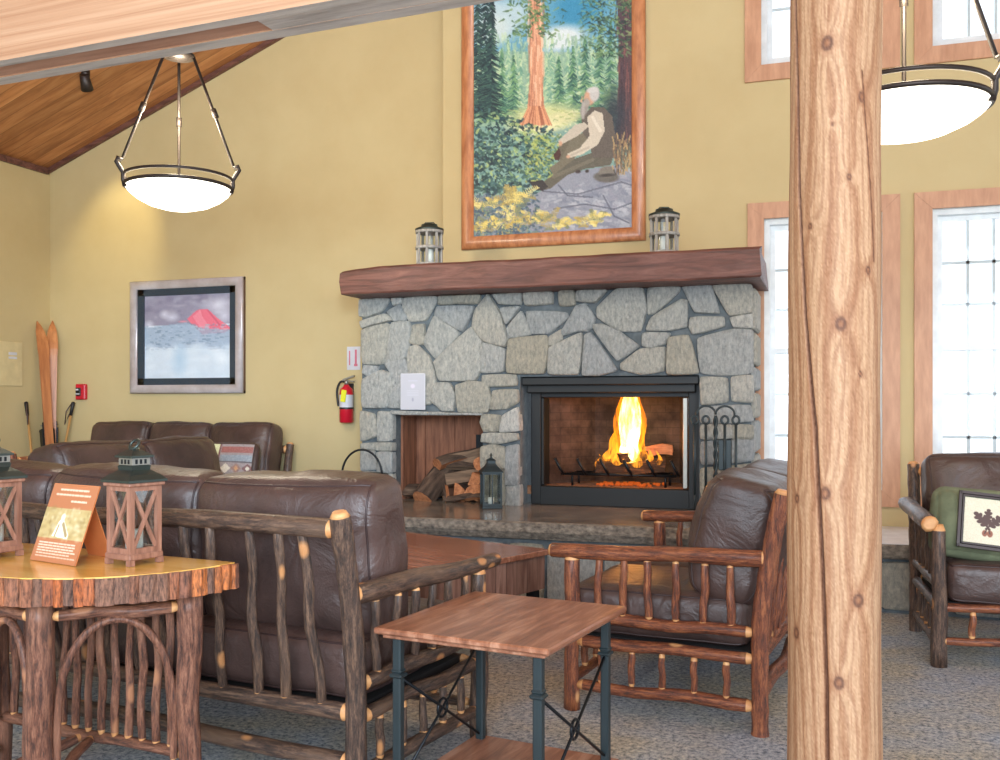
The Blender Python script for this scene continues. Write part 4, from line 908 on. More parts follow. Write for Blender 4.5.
mb = MB(); mb.bb(-.036,-.006,-.058,-.053,.085,.10); mb.bb(-.036,.006,-.058,-.053,.048,.058); mb.build('white_print', M['white_card'], fa)
wp = thing('wall_panel', 'flat wall-coloured panel cover on the left wall behind the skis', 'panel', (-6.93, 6.72, 1.42))
mb = MB(); mb.bb(0,.012,-.19,.19,0,.40,0,.004); mb.build('cover', M['putty'], wp)
mb = MB(); mb.bb(.012,.016,.03,.12,.28,.305); mb.bb(.012,.016,.03,.12,.245,.265); mb.build('label_plate', M['white_card'], wp)

# ------------------------------------------------------------------ skis and poles in the corner
def ski(name, a, b, roll, label, dz):
    L = (Vector(b)-Vector(a)).length
    t = thing(name, label, 'ski', a); t.rotation_mode = 'QUATERNION'; q_ = (Vector(b)-Vector(a)).to_track_quat('Z', 'Y') @ Quaternion((0,0,1), roll); t.rotation_quaternion = q_
    n = 36; vs = []; fs = []
    for i in range(n+1):
        u = i/n; w = .043+.006*math.cos(u*2*PI); 
        if u > .86: w = .049*math.sqrt(max(0, 1-((u-.86)/.14)**1.7))+.002
        if u > .97: w *= .8
        th = .012*(1-.5*abs(u-.45)*1.6); cv = .10*max(0, (u-.84)/.16)**2+.02*math.sin(PI*min(1,u/.85))
        vs += [(-w,-cv-th/2,u*L),(w,-cv-th/2,u*L),(w,-cv+th/2,u*L),(-w,-cv+th/2,u*L)]
    for i in range(n):
        for k in range(4): fs.append((i*4+k,i*4+(k+1)%4,i*4+4+(k+1)%4,i*4+4+k))
    fs += [(0,1,2,3),(n*4,n*4+1,n*4+2,n*4+3)]
    mb = MB(); mb.add(vs, fs); mb.build('blade', M['ski'], t)
    mb = MB(); z0 = .46*L
    mb.bb(-.046,.046,-.045,-.022,z0-.16,z0+.16,0,.006); mb.bb(-.055,-.045,-.09,-.02,z0-.06,z0+.10,0,.003); mb.bb(.045,.055,-.09,-.02,z0-.06,z0+.10,0,.003)
    mb.tube([(-.05,-.09,z0+.08),(0,-.11,z0+.12),(.05,-.09,z0+.08)], .010, 7)
    mb.build('binding', M['black_metal'], t)
    mb = MB(); mb.tube([(-.052,-.05,z0+.13),(0,-.085,z0+.135),(.052,-.05,z0+.13)], .006, 6); mb.build('buckle', M['chrome'], t)
    return t
ski('wooden_ski', (-6.47,6.86,0), (-6.825,7.03,2.05), 0, 'orange wooden ski leaning left with its tip against the left wall', 0)
ski('wooden_ski', (-6.66,6.98,0), (-6.83,7.17,2.06), 0, 'wooden ski leaning upright in the corner behind the crossed one', 0)
def skipole(a, b, label):
    d = (Vector(b)-Vector(a)); L = d.length
    t = thing('ski_pole', label, 'ski pole', a); t.rotation_mode = 'QUATERNION'; t.rotation_quaternion = d.to_track_quat('Z', 'Y')
    mb = MB(); mb.cyl((0,0,0),(0,0,L-.1),.009,.011,8); mb.build('shaft', M['bamboo'], t)
    mb = MB(); mb.lathe([(.014,L-.13),(.016,L-.05),(.018,L-.01),(.010,L)]); mb.build('grip', M['black_plastic'], t)
    mb = MB(); mb.tube([(0,.014,L-.02),(.02,.04,L-.10),(.018,.03,L-.22),(.0,.014,L-.12)], .006, 6); mb.build('strap', M['leather'], t)
    mb = MB(); mb.tube([(.05*math.cos(a_),.05*math.sin(a_),.10) for a_ in np.linspace(0,2*PI,15)[:-1]], .004, 5, closed=True); mb.cyl((-.05,0,.1),(.05,0,.1),.003,seg=5); mb.cyl((0,-.05,.1),(0,.05,.1),.003,seg=5); mb.build('basket', M['black_plastic'], t)
skipole((-6.60,6.80,0), (-6.90,6.93,1.28), 'bamboo ski pole leaning left against the left wall')
skipole((-6.74,7.0,0), (-6.63,7.22,1.28), 'bamboo ski pole leaning on the back wall near the fire alarm')

# ------------------------------------------------------------------ beam, log post, ceiling spot
bt = thing('ceiling_beam', 'double plank timber beam crossing below the sloped ceiling', 'beam', (0,-.158,2.495), R(-3.3))
mb = MB(); mb.bb(-7.2,3.2,2.705,2.752,0,.36,[0,0,0,0,1,0]); mb.build('front_plank', [M['beam_face'], M['beam_under']], bt)
mb = MB(); mb.bb(-7.2,3.2,2.838,2.90,0,.36,[0,0,0,0,1,0]); mb.build('rear_plank', [M['beam_face'], M['beam_under']], bt)
mb = MB(); mb.bb(-7.2,-1.9,2.752,2.838,.006,.30); mb.build('spacer', M['beam_gap'], bt)
mb = MB(); mb.bb(-1.9,3.2,2.752,2.838,.001,.30); mb.build('filler_block', M['beam_under'], bt)

nu, nv = 240, 440; PH = 2.485
A = Art(nu, nv, 2*PI, PH, (208/255,150/255,98/255)); rs_ = np.random.RandomState(8)
# angle 0 faces the camera; knots given as (angle, height, size)
KN = [(-.16,2.19,.022),(.62,2.05,.016),(.30,1.84,.010),(.12,1.46,.020),(-.55,1.72,.010),(-.05,1.98,.006),(.55,1.33,.008),(-.20,1.02,.019),(.02,1.33,.0),(.48,.745,.020),(-.95,1.0,.014),(-.98,.64,.018),(.08,.53,.019),(.75,1.6,.012),(1.5,1.2,.02),(2.4,1.7,.02),(-2.0,1.5,.018),(-2.6,.8,.02),(2.9,2.1,.016)]
th = A.x-PI; zz = PH-A.y
warp = np.zeros_like(th); kd = np.full_like(th, 9.)
for ka, kz, ks in KN:
    if not ks: continue
    dx = ((th-ka+PI) % (2*PI)-PI)*.12; dz = zz-kz; d = np.sqrt(dx**2+(dz*.75)**2)
    warp += .02*np.exp(-(d/(ks*2.2))**2)*np.sign(dx)*1.0+ .5*ks*np.exp(-(dx/(ks*3))**2-(dz/(ks*7))**2); kd = np.minimum(kd, d/ks)
g = th*.12+.020*np.sin(zz*1.1+th)+.012*np.sin(zz*2.7+th*2)+.006*np.sin(zz*6+th*3)+warp
grain_ = .5+.5*np.sin(g*330+2.5*np.sin(zz*2.1)+1.3*np.sin(zz*7+th*5)); cath = .5+.5*np.sin(g*120+1.5*np.sin(zz*1.3+th*2)+.9*np.sin(zz*4.3))
f1 = rs_.normal(0, 1, (nv, nu)); 
for _ in range(9): f1 = (f1+np.roll(f1, 1, 0)+np.roll(f1, -1, 0))/3
f1 /= f1.std()+1e-9
A.a = np.array([178,140,106])/255.*np.ones_like(A.a)
def tint(m, c): A.a[:] = A.a*(1-m[...,None])+np.array(c)/255.*m[...,None]
tint(np.clip(cath-.42,0,1)**1.3*1.5, (140,94,62)); tint(np.clip(grain_-.55,0,1)*.8, (122,80,54)); tint(np.clip(f1*.14,0,.4), (206,166,124)); tint(np.clip(-f1*.13,0,.4), (140,88,54))
tint(np.clip(1.4-kd,0,1)*.6, (136,86,56)); tint(np.clip((.8-kd)*4,0,1)*.85, (84,52,36)); tint(np.clip((.5-kd)*4,0,1)*.7, (140,92,62)); tint(np.clip((.35-kd)*4,0,1)*.7, (150,100,66))
CZ, CT = [.5,.85,1.19,1.49,1.83,2.3], [-.16,-.28,-.41,-.71,-.91,-1.03]
for which in (0, 1):
    cc = np.interp(zz, CZ, CT)+.012*np.sin(zz*9) if which == 0 else .68+.2*(2.06-zz)/.33+.02*np.sin(zz*11)
    lim = np.ones_like(zz) if which == 0 else ((zz > 1.62) & (zz < 2.12)).astype(float); w = .009 if which == 0 else .004
    dd = np.abs(th-cc)*.12
    tint(np.clip((w*.75-dd)/(w*.4),0,1)*lim*.95, (70,40,26)); tint(np.clip((w*2.4-dd)/(w*2),0,1)*lim*.35, (140,88,54))
A.fuzz(.022, 3)
rng = [random.Random(2).uniform(0, 6) for _ in range(6)]
CA = math.atan2(-2.754, -.0306)                                    # direction from the post to the viewer's side of the room
def fpost(u, v):
    t_ = u*2*PI-PI; z = v*PH; r = .1225-.006*v+.0025*math.sin(3*t_+rng[0]+z*1.1)+.002*math.sin(5*t_+rng[1]-z*2)+.0015*math.sin(z*9+rng[2])
    cc = float(np.interp(z, CZ, CT))+.012*math.sin(z*9)
    d = abs(t_-cc)*.12; r -= .016*max(0, 1-d/.006)
    return (r*math.cos(CA+t_), r*math.sin(CA+t_), z)
lp = thing('log_post', 'thick peeled pine log post with knots and a long crack', 'post', (.0306,2.754,0))
A.mesh('trunk', M['post'], lp, None, fpost)
mb = MB(); mb.lathe([(.0,PH-.004),(.118,PH-.004),(.118,PH+.003),(0,PH+.003)]); mb.build('top_cut', M['beam_under'], lp)
sp = thing('ceiling_spotlight', 'small dark spotlight fixed to the sloped wooden ceiling', 'spotlight', (-5.69,6.33,zceil(-5.69)-.005))
mb = MB(); mb.cyl((0,0,-.03),(0,0,.02),.035,seg=14); mb.build('mount', M['dark_bronze'], sp)
mb = MB(); d_ = Vector((-.30,.62,-.72)).normalized(); c_ = Vector((0,0,-.07)); mb.tube([c_-d_*.06, c_+d_*.03, c_+d_*.07], [.035,.045,.05], 14); mb.build('lamp_head', M['dark_bronze'], sp)

# ------------------------------------------------------------------ hanging bowl lamps
def pendant(loc, hub, top, label, rz, dp):
    t = thing('pendant_lamp', label, 'lamp', loc, rz, 'hanging bowl lamps')
    r = .288
    mb = MB(); mb.lathe([(r*.97,.012),(r*.985,.0),(r*.93,-.19*dp),(r*.80,-.46*dp),(r*.58,-.75*dp),(r*.32,-.93*dp),(.0,-dp)], seg=40); mb.build('glass_bowl', M['bowl'], t)
    mb = MB(); mb.tube([(r*math.cos(a), r*math.sin(a), .008) for a in np.linspace(0,2*PI,49)[:-1]], .010, 8, closed=True); mb.build('bowl_ring', M['dark_bronze'], t)
    mb = MB(); mb.tube([(r*1.01*math.cos(a), r*1.01*math.sin(a), .058) for a in np.linspace(0,2*PI,49)[:-1]], .009, 8, closed=True); mb.build('upper_ring', M['dark_bronze'], t)
    mb = MB(); mb.lathe([(.0,hub-.03),(.04,hub-.02),(.085,hub-.005),(.085,hub+.012),(.03,hub+.03),(.0,hub+.04)]); mb.build('hub', M['dark_bronze'], t)
    mb = MB(); mb.cyl((0,0,hub+.02),(0,0,top),.014,seg=10); mb.lathe([(.0,top-.05),(.07,top-.03),(.08,top+.02),(0,top+.06)]); mb.build('stem', M['dark_bronze'], t)
    for k in range(3):
        a = (PI/2, R(192), R(348))[k]; cs, sn = math.cos(a), math.sin(a); P = lambda rr, z: (rr*cs, rr*sn, z)
        mb = MB(); mb.cyl(P(.08,hub), P(r*1.04,.13), .0085, seg=8); u = .50; mb.cyl(P(.08+(r*1.06-.08)*(u-.03), hub+(.13-hub)*(u-.03)), P(.08+(r*1.06-.08)*(u+.05), hub+(.13-hub)*(u+.05)), .016, seg=8); mb.build('rod', M['dark_bronze'], t)
        mb = MB(); mb.tube([P(r*1.04,.125),P(r*1.12,.135),P(r*1.14,.115),P(r*1.09,.09),P(r*1.02,.058),P(r*1.02,.02),P(r*.98,-.015)], .013, 8); mb.build('bracket', M['dark_bronze'], t)
    return t
ry = math.atan2(-.319, .9478)
pendant((-3.41,4.51,2.455), .74, zceil(-3.41)-2.50, 'hanging bowl lamp nearer the left wall, below the sloped boards', R(37), .118)
pendant((.274,3.73,2.305), .85, zceil(.274)-2.37, 'hanging bowl lamp in front of the windows beside the log post', R(-4.5), .10)
# ------------------------------------------------------------------ hickory furniture (front faces local -y)
def seat_furniture(name, label, cat, W, n, loc, rz, bark, seed, cush=(.0,.0), splay=0, D=.757, group=None, top=.99, front_rails=True, cth=.25, lean=11, seat_d=.74, cy=.205, over=.14, cw=.03, ar=1, lr=1, fb=None, cr=.05, ao=0, az=0):
    t = thing(name, label, cat, loc, rz, group); B = (M[bark], M['cut']); BF = (M[fb or bark], M['cut']); rn = random.Random(seed); hw = W/2; yf, yb = -D/2, D/2
    def lean_y(z): return yb if z < .42 else yb+.085*((z-.42)/.51)**1.2
    for sx in (-1, 1):
        bent('back_post', [(sx*hw,yb,0),(sx*hw,yb,.25),(sx*hw,yb+.004,.45),(sx*hw,yb+.04,.70),(sx*hw,yb+.085,.915)], .033, B, t, seed+sx, tip=.016)
        fx = sx*(hw+splay*D)
        pole('front_leg', (fx,yf,0), (fx,yf,.645+az), .033*lr, .031*lr, B, t, seed+3+sx, .004, (0,.03))
        pole('arm', (sx*(hw+ao+splay*(D+over)),yf-over,.648+az), (sx*(hw+ao),yb+.03,.668+az), .030*ar, .033*ar, B, t, seed+7+sx, .005, (.012,.02))
        for k, z in enumerate((.385,.285,.105)):
            pole('side_rail', (fx,yf+.02,z), (sx*hw,yb-.02,z), .024, .025, B, t, seed+11+k+sx*5, .006, (.03,.03))
        for k in range(6):
            u = (k+1)/7; x = fx+(sx*hw-fx)*u; y = yf+D*u; pole('arm_spindle', (x,y,.395), (x+rn.uniform(-.008,.008),y+rn.uniform(-.008,.008),.643), .0165, .0145, B, t, seed*31+k+sx*50, .004, (.014,.016), 9, 6)
        for k in range(5):
            u = (k+1)/6; x = fx+(sx*hw-fx)*u; y = yf+D*u; pole('low_spindle', (x,y,.115), (x+rn.uniform(-.006,.006),y,.283), .0145, .0135, B, t, seed*37+k+sx*60, .003, (.02,.03), 9, 5)
    for nm, z, r in (('top_rail',.875,.031),('back_rail',.30,.029),('back_rail',.15,.028)):
        pole(nm, (-hw+.012,lean_y(z),z), (hw-.012,lean_y(z),z), r*.95, r, B, t, seed+int(z*100), .010, (.03,.03))
    m = max(4, round(W/.135))
    for k in range(m):
        x = -hw+W*(k+1)/(m+1)+rn.uniform(-.012,.012)
        pole('back_spindle', (x,lean_y(.31),.31), (x+rn.uniform(-.03,.03),lean_y(.865),.868), .0175, .0155, B, t, seed*41+k, .007, (.012,.014), 9, 9)
    for z in (.285,.125): pole('front_rail', (-hw,yf,z), (hw,yf,z), .021, .021, BF, t, seed+70+int(z*100), .006, (.03,.03))
    m = max(4, round(W/.16))
    for k in range(m):
        x = -hw+W*(k+1)/(m+1); pole('front_spindle', (x,yf,.135), (x+rn.uniform(-.01,.01),yf,.283), .0165, .015, BF, t, seed*43+k, .003, (.02,.03), 9, 5)
    mb = MB(); mb.bb(-hw+.03,hw-.03,yf+.03,yb-.02,.275,.305); mb.build('seat_deck', M['dark_deck'], t)
    iw = (W-.062)/n
    for k in range(n):
        x = -(W-.062)/2+iw*(k+.5)
        cushion('seat_cushion', iw-.008, .195, seat_d, .05, .016, seed+k, M['leather'], t, Matrix.Translation((x,-.045,.405)) @ Matrix.Rotation(R(-90),4,'X') @ Matrix.Scale(1,4), wr=.004)
    bw = (W+cw)/n if cush[0] == 0 else cush[0]
    H = top-.455
    for k in range(n):
        x = (k-(n-1)/2)*bw
        mt = Matrix.Translation((x, cy, .475)) @ Matrix.Rotation(R(-lean+rn.uniform(-1.2,1.2)),4,'X') @ Matrix.Rotation(R(rn.uniform(-1.2,1.2)),4,'Y') @ Matrix.Translation((0,0,H/2))
        cushion('back_cushion', bw-.012, cth, H, cr, .055, seed+9+k, M['leather'], t, mt, wr=.010, pinch=.35, n=20)
    return t
sofa = seat_furniture('hickory_sofa', 'long hickory log sofa with three brown leather cushions, seen from behind its spindle back', 'sofa', 2.31, 3,
    (-2.462,2.465,0), R(180-7), 'bark', 3, splay=.05, top=.985, lean=4, cy=.10, cw=-.04)
# place by its right-hand back post
sofa.rotation_euler.z = R(180-7)
_p = Matrix.Rotation(R(180-7),4,'Z') @ Vector((-2.31/2,.757/2+.005,0)); sofa.location = Vector((-1.363,2.654,0))-_p
love = seat_furniture('hickory_loveseat', 'reddish hickory log loveseat with brown leather cushions right of the fireplace opening', 'loveseat', 1.36, 2, (0,0,0), 0, 'bark_warm', 21, top=.945, cth=.29, lean=12, over=.10, cw=-.07)
rz = R(-90-6); love.rotation_euler.z = rz
_p = Matrix.Rotation(rz,4,'Z') @ Vector((1.36/2,-.757/2,0)); _q = Matrix.Rotation(rz,4,'Z') @ Vector((-1.36/2,-.757/2,0))
_n = _p if _p.y < _q.y else _q; love.location = Vector((-.979,3.84,0))-_n
l2 = copy_tree(love); l2.location = (-3.85,5.0,0); l2.rotation_euler.z = R(90); l2.scale = (1.15,1,1.06)
l2['label'] = 'brown leather loveseat with log frame standing between the long sofa and the left wall'
back = seat_furniture('leather_settee', 'brown leather settee with log frame standing along the back wall under the mountain print', 'settee', 1.86, 3, (-5.21,6.68,0), 0, 'bark', 33, top=1.08, cw=-.03)
chair = seat_furniture('hickory_armchair', 'dark hickory armchair with brown leather cushions and a green pillow below the window', 'armchair', .86, 1, (.935,5.42,0), R(3), 'bark', 47, top=.965, cush=(.81,0), over=.03, ar=1.35, lr=1.08, ao=.045, az=.035, fb='bark_warm')

# throw pillows
A = Art(90, 90, .215, .215, (216/255,206/255,180/255)); A.fuzz(.03, 5)
lf = (78,52,46)
def leaf(cx, cy, a, s):
    ca, sa = math.cos(a), math.sin(a); P = lambda x, y: (cx+s*(x*ca-y*sa), cy+s*(x*sa+y*ca))
    A.line(*P(-.15,0), *P(1,0), .004, lf)
    for x, r in ((.25,.16),(.5,.2),(.75,.16)):
        for sd in (-1, 1): A.ell(*P(x, sd*r*.75), s*.16, s*.115, lf, 1, .2, a+sd*.9)
    for x in (.2,.4,.6,.8,.95): A.ell(*P(x, 0), s*.15, s*.12, lf, 1, .2)
leaf(.105,.135,-.75,.085); leaf(.105,.135,-2.3,.085); leaf(.10,.12,-1.5,.07)
A.ell(.115,.165,.014,.018, (140,84,60), 1, .2); A.ell(.092,.165,.013,.017, (140,84,60), 1, .2); A.line(.105,.135,.115,.165,.003,lf); A.line(.105,.135,.092,.165,.003,lf)
gp = thing('green_pillow', 'sage green pillow with an oak leaf patch leaning on the armchair cushion', 'pillow', (.0,0,0))
cz = .475
cushion('cover', .47, .13, .33, .05, .045, 5, M['green_cloth'], gp, Matrix.Identity(4), piping=False, wr=.006, pinch=.5, n=16)
pa = thing('patch_tmp', 'x y z w', 'x') if False else None
mb = MB(); 
for a, b, c_, d in ((-.135,.135,-.135,-.122),(-.135,.135,.122,.135),(-.135,-.122,-.135,.135),(.122,.135,-.135,.135),(-.118,.118,-.118,-.111),(-.118,.118,.111,.118),(-.118,-.111,-.118,.118),(.111,.118,-.118,.118)): mb.bb(a,b,-.124,-.106,c_,d)
pf = mb.build('patch_border', M['piping'], gp)
pc = A.mesh('patch', M['print'], gp, Matrix.Translation((0,-.1155,-.1075))); pc.data.materials[0] = M['paint']
mb = MB(); mb.bb(-.118,.118,-.114,-.10,-.118,.118); mb.build('patch_backing', M['green_cloth'], gp)
gp.location = (.735, 5.16, .665); gp.rotation_euler = (R(-16), R(6), R(3))
A = Art(80, 64, .42, .34, (150/255,140/255,140/255)); rp = random.Random(4)
cols = [(176,92,70),(92,96,108),(214,206,190),(150,120,110),(120,84,84),(196,150,110)]
A.poly([(0,0),(.13,0),(.13,.12),(0,.12)], (214,214,170)); A.poly([(.05,.03),(.08,.02),(.10,.09),(.05,.10)], (40,40,40)); A.line(0,.12,.42,.125,.006,(90,84,90)); A.line(.14,0,.135,.34,.008,(120,84,84))
A.poly([(.15,.02),(.42,.02),(.42,.06),(.15,.06)], (150,96,92)); A.poly([(.15,.08),(.42,.08),(.42,.12),(.15,.12)], (140,150,160))
for i in range(5):
    for j in range(3):
        x, y = .03+i*.09, .17+j*.07; A.poly([(x,y-.035),(x+.045,y),(x,y+.035),(x-.045,y)], cols[(i+j*2) % 6]); A.poly([(x,y-.016),(x+.02,y),(x,y+.016),(x-.02,y)], cols[(i*3+j+2) % 6])
A.fuzz(.03, 6)
pp = thing('patterned_pillow', 'patterned throw pillow with bands and diamonds at the right end of the wall settee', 'pillow', (0,0,0))
cushion('cover', .44, .12, .43, .05, .04, 8, M['leather'], pp, Matrix.Identity(4), piping=False, wr=.003, pinch=.5, n=12)
def fp_(u, v):
    x, z = (u-.5)*.40, (v-.5)*.39; a, b = x/.22, z/.215
    return (x, -(.060+.040*(1-a*a)*(1-b*b))*(1-.5*abs(a)**4*abs(b)**4)-.008, z)
A.mesh('woven_front', M['paint'], pp, None, fp_)
pp.location = (-4.37,6.42,.74); pp.rotation_euler = (R(-14),0,R(8))

# ------------------------------------------------------------------ half-round table with bark edge
tb = thing('half_round_table', 'half-round table with honey top and bark edge behind the long sofa', 'table', (-2.185,2.585,-.012), R(-7.2))
Rt = .50; pts = [(Rt*math.cos(a), Rt*math.sin(a)) for a in np.linspace(PI, 2*PI, 49)]
mb = MB(); inner = [(x*.972, y*.972-.004) for x, y in pts]; mb.prism(inner, .71, .782); to = mb.build('tabletop', M['honey'], tb)
mb = MB(); rs = random.Random(2); a = PI+.02
def strip(p, d, w):
    nrm = Vector((d[1], -d[0], 0)); h0, h1 = .704+rs.uniform(-.003,.003), .780+rs.uniform(-.002,.001); k = 5; vs = []
    th_ = .008+rs.uniform(-.002,.003)
    for z in (h0, (h0+h1)/2, h1):
        for i in range(k):
            u = i/(k-1)-.5; b = math.cos(u*PI*.9); q = Vector((p[0]+d[0]*u*w, p[1]+d[1]*u*w, z))+nrm*(th_*b+mnoise.noise(Vector((p[0]*30+u*9, p[1]*30, z*40)))*.004); vs.append(q)
        for i in range(k): u = .5-i/(k-1); vs.append(Vector((p[0]+d[0]*u*w, p[1]+d[1]*u*w, z))-nrm*.012)
    n = 2*k; fs = []
    for r_ in range(2):
        for i in range(n): fs.append((r_*n+i, r_*n+(i+1) % n, (r_+1)*n+(i+1) % n, (r_+1)*n+i))
    fs += [tuple(range(n))[::-1], tuple(range(2*n, 3*n))]; mb.add(vs, fs)
while a < 2*PI-.02:
    w = min(rs.uniform(.026,.05), (2*PI-.0-a)*Rt); am = a+w/2/Rt; strip((Rt*math.cos(am)*.985, Rt*math.sin(am)*.985), (-math.sin(am), math.cos(am)), w-.0008); a += w/Rt
x = -Rt+.01
while x < Rt-.03:
    w = rs.uniform(.032,.062); strip((x+w/2, -.004), (-1, 0), w-.0008); x += w
mb.build('bark_edge', M['strips'], tb)
TB = (M['table_bark'], M['cut']); LG = [(.42,-.125),(.14,-.415),(-.14,-.415),(-.42,-.125)]
for k, (x, y) in enumerate(LG): pole('leg', (x,y,0), (x,y,.712), .040 if k in (1,2) else .036, .039 if k in (1,2) else .035, TB, tb, 60+k, .004, (0,0), 16, 12)
for k, (i, j) in enumerate(((0,1),(1,2),(2,3),(3,0))):
    p, q_ = Vector(LG[i]+(0,)), Vector(LG[j]+(0,)); d = (q_-p).normalized()
    pole('apron_rail', p+d*.03+Vector((0,0,.665)), q_-d*.03+Vector((0,0,.662)), .018, .017, TB, tb, 70+k, .006)
    if k < 3:
        L = (q_-p).length-.09; c_ = (p+q_)/2; P = []
        for a in np.linspace(0, PI, 13): P.append(c_+d*(-math.cos(a)*L/2)+Vector((0,0,.33+.312*math.sin(a)**.8)))
        bent('bentwood_arch', [p+d*.045+Vector((0,0,.22))]+P+[q_-d*.045+Vector((0,0,.22))], .0115, (M['table_bark'], M['cut']), tb, 80+k, 2, .004)
pole('bottom_rail', (-.41,-.125,.222), (.41,-.125,.222), .0185, .0175, TB, tb, 90, .006)
pole('stretcher', (.12,-.40,.15), (.02,-.13,.215), .017, .016, TB, tb, 91, .003); pole('stretcher', (-.12,-.40,.15), (-.02,-.13,.215), .017, .016, TB, tb, 92, .003)
pole('stretcher', (.41,-.14,.13), (.16,-.40,.12), .016, .015, TB, tb, 93, .003); pole('stretcher', (-.41,-.14,.13), (-.16,-.40,.12), .016, .015, TB, tb, 94, .003)
for k in range(13):
    x = -.345+.0575*k; pole('spindle', (x,-.125,.23), (x+rs.uniform(-.01,.01),-.12,.70), .0125, .0115, TB, tb, 100+k, .006, (.015,.015), 9, 8)

# lanterns on the table
def wood_lantern(loc, rz, label):
    t = thing('wooden_lantern', label, 'lantern', loc, rz, 'wooden lanterns on the half-round table'); s = .048; z0, z1 = .025, .235
    mb = MB(); mb.bb(-s-.012,s+.012,-s-.012,s+.012,.016,.034,0,.003)
    for sx in (-1,1):
        for sy in (-1,1): mb.bb(sx*(s+.012)-.018*sx, sx*(s+.012), sy*(s+.012), sy*(s+.012)-.018*sy, 0,.017)
    mb.build('base', M['lantern_wood'], t)
    mb = MB()
    for sx in (-1,1):
        for sy in (-1,1): mb.bb(sx*s-.008,sx*s+.008,sy*s-.008,sy*s+.008,.034,z1)
    mb.bb(-s-.016,s+.016,-s-.016,s+.016,z1,z1+.012,0,.003)
    for a in range(4):
        mb.T = Matrix.Rotation(a*PI/2,4,'Z'); mb.bb(-s,s,-s-.006,-s+.006,.034,.05); mb.bb(-s,s,-s-.006,-s+.006,z1-.014,z1)
    mb.T = Matrix.Identity(4); mb.build('frame', M['lantern_wood'], t)
    for a in range(4):
        mb = MB(); mb.T = Matrix.Rotation(a*PI/2,4,'Z'); h = z1-.064; L = math.hypot(2*s-.016, h); an = math.atan2(h, 2*s-.016)
        for sg in (-1, 1): mb.box((0,-s+.001*sg,.05+h/2), (L,.007,.011), 0, Matrix.Rotation(sg*an,4,'Y'))
        mb.build('cross_brace', M['lantern_wood'], t)
    mb = MB()
    for a in range(4): mb.T = Matrix.Rotation(a*PI/2,4,'Z'); mb.bb(-s+.008,s-.008,-s+.010,-s+.012,.05,z1-.014)
    mb.build('glass', M['lantern_glass'], t)
    mb = MB(); zr = z1+.012
    ring = lambda h, z: [(-h,-h,z),(h,-h,z),(h,h,z),(-h,h,z)]
    prof = [(s+.020,zr),(s+.020,zr+.007),(s+.004,zr+.022),(s-.016,zr+.036),(.034,zr+.048),(.031,zr+.050),(.031,zr+.072),(.040,zr+.074),(.040,zr+.079),(.012,zr+.098),(.008,zr+.106)]
    vs = [p for h, z in prof for p in ring(h, z)]; fs = [(i*4+k,i*4+(k+1)%4,i*4+4+(k+1)%4,i*4+4+k) for i in range(len(prof)-1) for k in range(4)]+[(0,1,2,3),tuple(range(len(vs)-4,len(vs)))]
    mb.add(vs, fs); ro = mb.build('roof', M['lantern_roof'], t); ro['label'] = 'dull green tin lantern roof'
    mb = MB()
    for a in range(4):
        mb.T = Matrix.Rotation(a*PI/2,4,'Z')
        for k in (-1,0,1): mb.bb(k*.016-.004,k*.016+.004,-.0325,-.030,zr+.054,zr+.068)
    mb.build('vent_holes', M['black_metal'], ro)
    mb = MB(); mb.bb(-.0316,.0316,-.0316,.0316,zr+.051,zr+.0715); mb.build('vent_band', M['chrome'], ro)
    mb = MB(); mb.tube([(.018*math.cos(a), .010*math.sin(a), zr+.112+.014*math.sin(a)) for a in np.linspace(0,2*PI,17)[:-1]], .004, 6, closed=True); mb.build('ring_handle', M['lantern_roof'], ro)
    mb = MB(); mb.tube([(-s-.012,-s*.2+.01*0,.13),(-s-.016,-s+.01,.125),(-s-.010,-s+.004,.115)], .004, 6); mb.box((-s-.009,-s+.006,.13),(.004,.010,.03)); mb.build('latch', M['black_metal'], t)
    c = MB(); c.cyl((0,0,.034),(0,0,.10),.026,seg=16); co = c.build('candle', M['candle'], t)
    return t
wood_lantern((-1.985,2.412,.771), R(-14), 'brown wooden lantern with a tin roof standing right of the tilted card')
wood_lantern((-2.49,2.375,.771), R(-14), 'brown wooden lantern with a tin roof standing left of the tilted card')
# tilted card
cd = thing('tabletop_card', 'orange information card with a pale photo tilted on the half-round table', 'card', (-2.215,2.325,.772), R(-14))
ht = .245; ln = R(20)
mt = Matrix.Rotation(-ln,4,'X')
mb = MB(); mb.T = mt; mb.bb(-.115,.115,0,.003,0,ht); mb.T = Matrix.Translation((0,.165,0)) @ Matrix.Rotation(ln,4,'X'); mb.bb(-.06,.06,-.003,0,0,ht*.98); mb.build('board', plain('orange_card', rgb(206,122,70), .5), cd)
A = Art(110, 120, .23, ht, (176/255,112/255,74/255))
for y, x0, x1 in ((.018,.045,.185),(.034,.03,.20),(.054,.115,.19)): 
    x = x0
    while x < x1: w = rp.uniform(.006,.02); A.line(x,y,min(x+w,x1),y,.0030,(238,214,190),.8); x += w+.006
A.poly([(0,.077),(.23,.077),(.23,.172),(0,.172)], (186,164,112))
for _ in range(160):
    x, y = rp.uniform(0,.23), rp.uniform(.077,.172); A.ell(x,y,rp.uniform(.006,.02),rp.uniform(.006,.014),rp.choice(((206,192,148),(166,140,86),(140,116,68),(218,210,180))),.45,1)
A.poly([(.07,.165),(.085,.12),(.10,.105),(.115,.12),(.15,.155),(.15,.17)], (240,234,210)); A.ell(.100,.105,.012,.014,(236,226,196),1,.3); A.line(.11,.125,.14,.16,.006,(160,140,100)); A.line(.09,.13,.085,.165,.004,(170,150,110))
A.poly([(0,.0),(.23,0),(.23,.001),(0,.001)], (212,128,76))
